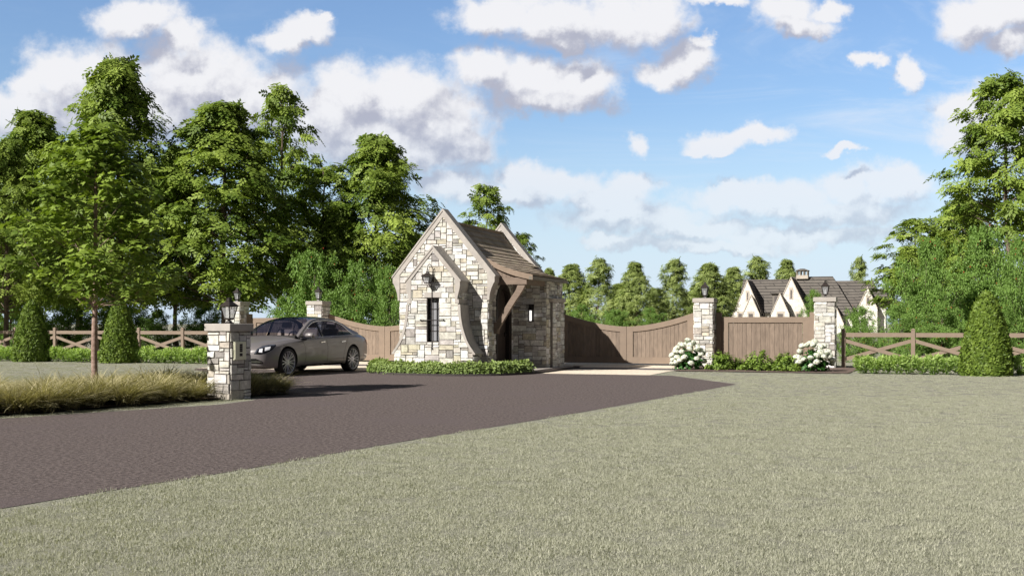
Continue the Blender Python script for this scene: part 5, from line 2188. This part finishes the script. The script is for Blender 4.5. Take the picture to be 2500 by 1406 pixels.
dg = bpy.context.evaluated_depsgraph_get()
body_me = bpy.data.meshes.new_from_object(tmp.evaluated_get(dg), preserve_all_data_layers=True, depsgraph=dg)
body_me.name = 'body'
for o in [tmp] + cuts:
    bpy.data.objects.remove(o)
body_me.polygons.foreach_set('use_smooth', [True] * len(body_me.polygons))
body_me.set_sharp_from_angle(angle=R(38))
body = link('body', body_me, car)
bvh = BVHTree.FromPolygons([v.co.copy() for v in body_me.vertices], [tuple(p.vertices) for p in body_me.polygons])


def decal(name, outline, origin, ax_a, ax_b, direc, mat, off=0.005, parent=None, cuts_=3, bvh_=None, smooth=True, thick=0.0):
    """a trim piece that follows the body: outline in the plane (ax_a, ax_b) thrown onto the body along direc"""
    o_, A, B, D = Vector(origin), Vector(ax_a), Vector(ax_b), Vector(direc).normalized()
    bm = bmesh.new()
    vs = [bm.verts.new(o_ + A * p[0] + B * p[1]) for p in outline]
    f = bm.faces.new(vs)
    bmesh.ops.triangulate(bm, faces=[f])
    for _ in range(cuts_):
        long = [e for e in bm.edges if e.calc_length() > 0.045]
        if not long:
            break
        bmesh.ops.subdivide_edges(bm, edges=long, cuts=1, use_grid_fill=False)
        bmesh.ops.triangulate(bm, faces=bm.faces)
    T_ = bvh_ or bvh
    bad = []
    for v in bm.verts:
        hit, nrm, _, _ = T_.ray_cast(v.co - D * 2, D)
        if hit is None:
            bad.append(v)
        else:
            if nrm.dot(D) > 0:
                nrm = -nrm
            v.co = hit + nrm * off
    bmesh.ops.delete(bm, geom=bad, context='VERTS')
    if thick:
        r_ = bmesh.ops.extrude_face_region(bm, geom=list(bm.faces))
        for e in r_['geom']:
            if isinstance(e, bmesh.types.BMVert):
                e.co -= D * thick
    bmesh.ops.recalc_face_normals(bm, faces=bm.faces)
    me = bpy.data.meshes.new(name)
    bm.to_mesh(me)
    bm.free()
    me.materials.append(mat)
    if smooth:
        me.polygons.foreach_set('use_smooth', [True] * len(me.polygons))
    return link(name, me, parent or car)


SIDE = dict(origin=(0, 2.0, 0), ax_a=(1, 0, 0), ax_b=(0, 0, 1), direc=(0, -1, 0))
SIDER = dict(origin=(0, -2.0, 0), ax_a=(1, 0, 0), ax_b=(0, 0, 1), direc=(0, 1, 0))
FRONT = dict(origin=(4.0, 0, 0), ax_a=(0, 1, 0), ax_b=(0, 0, 1), direc=(-1, 0, 0))
REAR = dict(origin=(-4.0, 0, 0), ax_a=(0, 1, 0), ax_b=(0, 0, 1), direc=(1, 0, 0))
TOP = dict(origin=(0, 0, 3.0), ax_a=(1, 0, 0), ax_b=(0, 1, 0), direc=(0, 0, -1))


def strip(pts, w):
    """thin ribbon outline round a 2D polyline"""
    a, b_ = [], []
    for i, p in enumerate(pts):
        q0, q1 = pts[max(0, i - 1)], pts[min(len(pts) - 1, i + 1)]
        L = math.hypot(q1[0] - q0[0], q1[1] - q0[1])
        nx, nz = -(q1[1] - q0[1]) / L * w / 2, (q1[0] - q0[0]) / L * w / 2
        a.append((p[0] + nx, p[1] + nz))
        b_.append((p[0] - nx, p[1] - nz))
    return a + b_[::-1]


for S_ in (SIDE, SIDER):
    # door shut lines as slim dark grooves and the doors' own handles and trim
    for (nm, line) in (('front_door', [(0.98, 0.90), (0.90, 0.72), (0.86, 0.45), (0.90, 0.29)]),
                       ('rear_door', [(-0.16, 0.93), (-0.18, 0.6), (-0.17, 0.29)]),
                       ('rear_door_edge', [(-1.30, 0.95), (-1.13, 0.75), (-1.02, 0.55), (-0.98, 0.29)])):
        decal('door_gap', strip(line, 0.008), mat=M['line'], off=0.0015, parent=body, **S_)
    decal('sill_trim', strip([(1.10, 0.235), (0, 0.245), (-0.98, 0.25)], 0.035), mat=M['gloss'], off=0.006, parent=body, **S_)
    for hx in (0.05, -0.98):
        decal('door_handle', [(hx - 0.11, 0.815), (hx + 0.10, 0.80), (hx + 0.11, 0.822), (hx - 0.10, 0.840)], mat=M['chrome'], off=0.022, thick=-0.0, parent=body, **S_)
for sy in (1, -1):
    dirv = Vector((-0.80, -0.60 * sy, 0)).normalized()
    A_ = Vector((-0.60, 0.80 * sy, 0)).normalized()
    org = Vector((2.3, 0.62 * sy, 0)) - dirv * 1.2
    base_ = dict(origin=tuple(org), ax_a=tuple(A_), ax_b=(0, 0, 1), direc=tuple(dirv))
    hl = decal('headlight', [(-0.20, 0.565), (-0.06, 0.555), (0.10, 0.595), (0.24, 0.665), (0.33, 0.76), (0.32, 0.785), (0.16, 0.775), (0.0, 0.745), (-0.13, 0.68)],
               mat=M['gloss'], off=0.006, **base_)
    hl['label'] = 'left headlight' if sy > 0 else 'right headlight'
    decal('light_strip', strip([(-0.175, 0.575), (-0.11, 0.675), (0.0, 0.732), (0.15, 0.763), (0.30, 0.772)], 0.026), mat=M['chrome'], off=0.011, parent=hl, **base_)
    decal('lens', [(-0.09, 0.61), (-0.01, 0.60), (0.005, 0.69), (-0.07, 0.675)], mat=M['headlens'], off=0.013, parent=hl, **base_)
    decal('lens', [(0.05, 0.635), (0.17, 0.665), (0.20, 0.735), (0.06, 0.715)], mat=M['headlens'], off=0.013, parent=hl, **base_)
    tl_dir = Vector((0.75, -0.66 * sy, 0)).normalized()
    tA = Vector((0.66, 0.75 * sy, 0)).normalized()
    tb = dict(origin=tuple(Vector((-2.35, 0.75 * sy, 0)) - tl_dir * 1.2), ax_a=tuple(tA), ax_b=(0, 0, 1), direc=tuple(tl_dir))
    decal('tail_light', [(-0.20, 0.70), (0.05, 0.74), (0.14, 0.90), (0.10, 0.96), (-0.15, 0.93)], mat=M['tail'], off=0.006, **tb)
    decal('bumper_reflector', [(-0.05, 0.415), (0.22, 0.44), (0.22, 0.458), (-0.05, 0.437)], mat=M['chrome'], off=0.008, **tb)
    decal('bumper_intake', [(sy * 0.40, 0.335), (sy * 0.74, 0.33), (sy * 0.72, 0.40), (sy * 0.60, 0.455), (sy * 0.47, 0.455)], mat=M['gloss'], off=0.006, parent=body, **FRONT)
    decal('intake_trim', strip([(sy * 0.43, 0.385), (sy * 0.72, 0.38)], 0.010), mat=M['chrome'], off=0.012, parent=body, **FRONT)
gr_ = decal('grille', [(-0.34, 0.44), (0.34, 0.44), (0.40, 0.60), (0.34, 0.685), (-0.34, 0.685), (-0.40, 0.60)], mat=M['gloss'], off=0.008, **FRONT)
for z in (0.50, 0.56, 0.62):
    decal('grille_bar', strip([(-0.37, z), (0.37, z)], 0.014), mat=M['chrome'], off=0.02, parent=gr_, **FRONT)
decal('grille_surround', strip([(-0.34, 0.44), (0.34, 0.44), (0.405, 0.60), (0.34, 0.69), (-0.34, 0.69), (-0.405, 0.60), (-0.34, 0.445)], 0.02), mat=M['chrome'], off=0.018, parent=gr_, **FRONT)
decal('lower_intake', [(-0.36, 0.315), (0.36, 0.315), (0.33, 0.40), (-0.33, 0.40)], mat=M['gloss'], off=0.006, parent=body, **FRONT)
for sy in (1, -1):
    decal('bonnet_gap', strip([(2.30, sy * 0.60), (1.9, sy * 0.74), (1.4, sy * 0.82), (0.95, sy * 0.85)], 0.007), mat=M['line'], off=0.001, parent=body, **TOP)

# ---- glasshouse
rail = [(1.08, 0.835, 0.965), (0.72, 0.765, 1.155), (0.38, 0.690, 1.315), (0.10, 0.640, 1.395), (-0.25, 0.612, 1.432), (-0.65, 0.606, 1.438),
        (-1.02, 0.625, 1.395), (-1.36, 0.665, 1.295), (-1.70, 0.725, 1.155), (-2.00, 0.775, 1.055)]
cent = [(1.20, 1.015), (0.84, 1.235), (0.46, 1.405), (0.12, 1.470), (-0.25, 1.492), (-0.65, 1.490), (-1.06, 1.452), (-1.46, 1.350), (-1.82, 1.205), (-2.12, 1.095)]
rail = lerp_curve(rail, 3)
cent = lerp_curve(cent, 3)
nr_ = len(rail)


def arc_pt(i, t, inset=0.0):
    """point across the car between the left rail (t=1) and the centre (t=0)"""
    rx, ry, rz = rail[i]
    cx, cz = cent[i]
    s = abs(t)
    e = s ** 2.3
    return (cx + (rx - cx) * e, math.copysign(ry * s, t) if t else 0.0, cz + (rz - cz) * e)


def band(name, i0, i1, t0, t1, mat, parent=None, nt=10, lift=0.0):
    m = MB()
    ts = np.linspace(t0, t1, nt + 1)
    for i in range(i0, i1):
        for a, b_ in zip(ts[:-1], ts[1:]):
            q = [arc_pt(i, a), arc_pt(i, b_), arc_pt(i + 1, b_), arc_pt(i + 1, a)]
            m.face([(p[0], p[1], p[2] + lift) for p in q])
    ob = m.build(name, mat, parent or car, smooth=True)
    return ob


K = 3
wsx = 9            # index where the roof starts
rgx = 18           # index where the rear window starts
band('windscreen', 1, wsx, -0.93, 0.93, M['carglass'])
band('roof_panel', wsx, rgx, -0.93, 0.93, M['gloss'])
band('rear_window', rgx, nr_ - 2, -0.88, 0.88, M['carglass'])


def belt(x):
    return (np.interp(x, [-2.1, -1.6, -1.1, -0.4, 0.4, 0.9, 1.2], [0.80, 0.842, 0.862, 0.868, 0.868, 0.862, 0.84]),
            np.interp(x, [-2.1, -1.6, -1.1, -0.4, 0.4, 0.9, 1.2], [1.02, 0.998, 0.982, 0.964, 0.950, 0.935, 0.90]))


M['chrome2'] = M['chrome']
for sy in (1, -1):
    # painted roof rail, swelling into the rear pillar
    m = MB()
    for i in range(nr_ - 1):
        for j in (i,):
            def tri(ii):
                rx, ry, rz = rail[ii]
                by, bz = belt(rx)
                u_ = 0.055 / max(0.08, math.hypot(rz - bz, ry - by))
                u_ = min(1.0, u_)
                if rx < -1.30:
                    u_ = min(1.0, u_ + (-1.30 - rx) * 1.9)
                a0 = arc_pt(ii, 0.93)
                return [(a0[0], sy * a0[1], a0[2] + 0.002), (rx, sy * (ry + 0.006), rz + 0.001), (rx, sy * (ry + (by - ry) * u_ + 0.006), rz + (bz - rz) * u_)]
            A_, B_ = tri(i), tri(i + 1)
            m.face([A_[0], B_[0], B_[1], A_[1]])
            m.face([A_[1], B_[1], B_[2], A_[2]])
    m.build('roof_rail', M['paint'], car, smooth=True)
    # side glass in one sheet per side, split by the pillar post
    def side_pt(x, f, out=0.0):
        xs_ = [p[0] for p in rail][::-1]
        ry = np.interp(x, xs_, [p[1] for p in rail][::-1])
        rz = np.interp(x, xs_, [p[2] for p in rail][::-1])
        by, bz = belt(x)
        return (x, sy * (ry + (by - ry) * f + out), rz + (bz - rz) * f)
    for (nm, xa, xb) in (('front_side_glass', 0.98, 0.02), ('rear_side_glass', -0.06, -1.10), ('quarter_glass', -1.125, -1.62)):
        g_ = MB()
        xs2 = np.linspace(xa, xb, 9)
        for a, b_ in zip(xs2[:-1], xs2[1:]):
            g_.face([side_pt(a, 0.05), side_pt(b_, 0.05), side_pt(b_, 1.0), side_pt(a, 1.0)])
        g_.build('side_glass', M['carglass'], car, smooth=True)
    pm = MB()
    for xa, w_ in ((-0.02, 0.075), (-1.112, 0.03)):
        q = [side_pt(xa + w_ / 2, 0.06, 0.006), side_pt(xa - w_ / 2, 0.06, 0.006), side_pt(xa - w_ / 2 - 0.05, 1.0, 0.006), side_pt(xa + w_ / 2 - 0.05, 1.0, 0.006)]
        pm.face(q)
        pm.face([(p[0], p[1] - sy * 0.03, p[2]) for p in q])
    pm.build('window_post', M['gloss'], car)
    bt = MB()
    xs3 = np.linspace(1.02, -1.68, 24)
    bt.tube([side_pt(x, 1.0, 0.010) for x in xs3], 0.009, 5)
    top_line = [side_pt(x, np.interp(x, [-1.68, -1.5, 0.2, 1.0], [1.0, 0.55, 0.22, 0.95]), 0.012) for x in np.linspace(-1.66, 0.9, 26)]
    tl = []
    for x in np.linspace(-1.68, 0.75, 26):
        rr_ = np.interp(x, [p[0] for p in rail][::-1], [p[2] for p in rail][::-1])
        by, bz = belt(x)
        rryy = np.interp(x, [p[0] for p in rail][::-1], [p[1] for p in rail][::-1])
        u_ = min(1.0, 0.062 / max(0.08, math.hypot(rr_ - bz, rryy - by)))
        if x < -1.30:
            u_ = min(1.0, u_ + (-1.30 - x) * 1.9)
        tl.append(side_pt(x, u_, 0.010))
    bt.tube(tl, 0.008, 5)
    bt.build('window_chrome', M['chrome'], car)
    # door mirror
    mi = MB()
    c_ = Vector((0.80, sy * 1.03, 1.005))
    rows = []
    for a in np.linspace(0, math.pi, 7):
        rows.append([(c_.x + 0.06 + 0.13 * math.sin(t) * (0.45 + 0.55 * math.sin(a)) * 0.6 - 0.03, c_.y - math.cos(a) * 0.125,
                      c_.z + 0.075 * math.cos(t) * (0.35 + 0.65 * math.sin(a))) for t in np.linspace(0, 2 * math.pi, 13)[:-1]])
    for r0, r1 in zip(rows[:-1], rows[1:]):
        for i in range(12):
            mi.face([r0[i], r0[(i + 1) % 12], r1[(i + 1) % 12], r1[i]])
    mi.face(rows[0])
    mi.face(rows[-1][::-1])
    mo = mi.build('door_mirror', M['paint'], car, smooth=True)
    md_ = MB()
    md_.prism([(0.70, 0.925), (0.92, 0.915), (0.88, 0.965), (0.72, 0.965)], 'y', min(sy * 0.86, sy * 1.13), max(sy * 0.86, sy * 1.13))
    md_.build('mirror_foot', M['gloss'], mo)
    tri_ = MB()
    tri_.face([(1.07, sy * 0.862, 0.935), (0.84, sy * 0.872, 0.945), (0.84, sy * 0.815, 1.07)])
    tri_.build('mirror_sail', M['gloss'], car)

# ---- inside
def seat(x, y):
    m = MB()
    back = [(x - 0.22, 0.60), (x - 0.34, 1.14), (x - 0.26, 1.17), (x - 0.10, 0.62)]
    m.prism(back, 'y', y - 0.25, y + 0.25)
    m.box(x - 0.14, x + 0.34, y - 0.26, y + 0.26, 0.50, 0.64)
    o = m.build('car_seat', M['leather'], car)
    bv = o.modifiers.new('b', 'BEVEL')
    bv.width = 0.045
    bv.segments = 3
    h = MB()
    h.prism([(x - 0.36, 1.18), (x - 0.39, 1.33), (x - 0.31, 1.35), (x - 0.25, 1.20)], 'y', y - 0.14, y + 0.14)
    ho = h.build('headrest', M['leather'], o)
    bv = ho.modifiers.new('b', 'BEVEL')
    bv.width = 0.03
    bv.segments = 3


for (x, y) in ((0.05, 0.38), (0.05, -0.38), (-0.95, 0.38), (-0.95, -0.38)):
    seat(x, y)
m = MB()
m.prism([(0.62, 0.62), (1.12, 0.62), (1.16, 1.0), (0.72, 0.985)], 'y', -0.80, 0.80)
m.build('dashboard', M['darktrim'], car)
m = MB()
m.tube([(0.52 + 0.05 * math.sin(t), 0.38 + 0.18 * math.cos(t), 0.93 + 0.17 * math.sin(t)) for t in np.linspace(0, 2 * math.pi, 17)], 0.016, 6, cap=False)
m.bar((0.52, 0.38, 0.93), (0.75, 0.38, 0.86), 0.05)
m.build('steering_wheel', M['darktrim'], car)


# ---- wheels
def wheel(x, y, sy):
    t = bpy.data.objects.new('wheel', None)
    COL.objects.link(t)
    t.parent = car
    t.location = (x, y, WR_)
    prof_ = [(0.282, -0.11), (0.30, -0.125), (0.335, -0.115), (0.345, -0.08), (0.345, 0.08), (0.335, 0.115), (0.30, 0.125), (0.280, 0.112)]
    m = MB()
    ns = 40
    for a in range(ns):
        t0, t1 = 2 * math.pi * a / ns, 2 * math.pi * (a + 1) / ns
        for (r0, w0), (r1, w1) in zip(prof_, prof_[1:] + prof_[:1]):
            m.face([(r0 * math.cos(t0), w0, r0 * math.sin(t0)), (r1 * math.cos(t0), w1, r1 * math.sin(t0)),
                    (r1 * math.cos(t1), w1, r1 * math.sin(t1)), (r0 * math.cos(t1), w0, r0 * math.sin(t1))])
    m.build('tyre', M['tyre'], t, smooth=True)
    m = MB()
    rp = [(0.286, 0.100), (0.280, 0.116), (0.266, 0.104), (0.262, 0.02), (0.280, 0.0)]
    for a in range(ns):
        t0, t1 = 2 * math.pi * a / ns, 2 * math.pi * (a + 1) / ns
        for (r0, w0), (r1, w1) in zip(rp, rp[1:] + rp[:1]):
            m.face([(r0 * math.cos(t0), w0 * sy, r0 * math.sin(t0)), (r1 * math.cos(t0), w1 * sy, r1 * math.sin(t0)),
                    (r1 * math.cos(t1), w1 * sy, r1 * math.sin(t1)), (r0 * math.cos(t1), w0 * sy, r0 * math.sin(t1))])
    for k in range(16):
        a = 2 * math.pi * (k // 2) / 8 + (0.12 if k % 2 else -0.12)
        a2 = 2 * math.pi * (k // 2) / 8 + (0.17 if k % 2 else -0.17)
        m.bar((0.05 * math.cos(a), sy * 0.075, 0.05 * math.sin(a)), (0.272 * math.cos(a2), sy * 0.102, 0.272 * math.sin(a2)), 0.016, 0.02)
    for r_, w0, w1 in ((0.062, 0.05, 0.088), (0.03, 0.088, 0.096)):
        k0 = len(m.v)
        seg_ = 16
        for w_ in (w0, w1):
            m.v += [(r_ * math.cos(2 * math.pi * q / seg_), sy * w_, r_ * math.sin(2 * math.pi * q / seg_)) for q in range(seg_)]
        for q in range(seg_):
            q2 = (q + 1) % seg_
            m.f.append((k0 + q, k0 + q2, k0 + seg_ + q2, k0 + seg_ + q))
            m.c.append((1, 1, 1))
            m.m.append(0)
        m.f.append(tuple(k0 + seg_ + q for q in range(seg_)))
        m.c.append((1, 1, 1))
        m.m.append(0)
    m.build('rim', M['rim'], t)
    m = MB()
    m.v += [(0.262 * math.cos(2 * math.pi * q / 24), sy * 0.02, 0.262 * math.sin(2 * math.pi * q / 24)) for q in range(24)]
    m.f.append(tuple(range(24)))
    m.c.append((1, 1, 1))
    m.m.append(0)
    m.build('brake_disc', M['wheelwell'], t)


for ax in (FA, RA):
    for sy in (1, -1):
        wheel(ax, sy * 0.815, sy)
m = MB()
m.box(-2.2, 2.1, -0.6, 0.6, 0.19, 0.30)
m.build('underbody', M['wheelwell'], car)
# place it: the two near wheels stand where the photograph shows them
fwp, rwp = Vector((at(703, 27.93), 27.93, 0)), Vector((at(860, 30.82), 30.82, 0))
hd = (fwp - rwp).normalized()
ang = math.atan2(hd.y, hd.x)
left = Vector((-hd.y, hd.x, 0))
centre = (fwp + rwp) / 2 - left * 0.90 - hd * ((FA + RA) / 2)
car.location = centre
car.rotation_euler = (0, 0, ang)
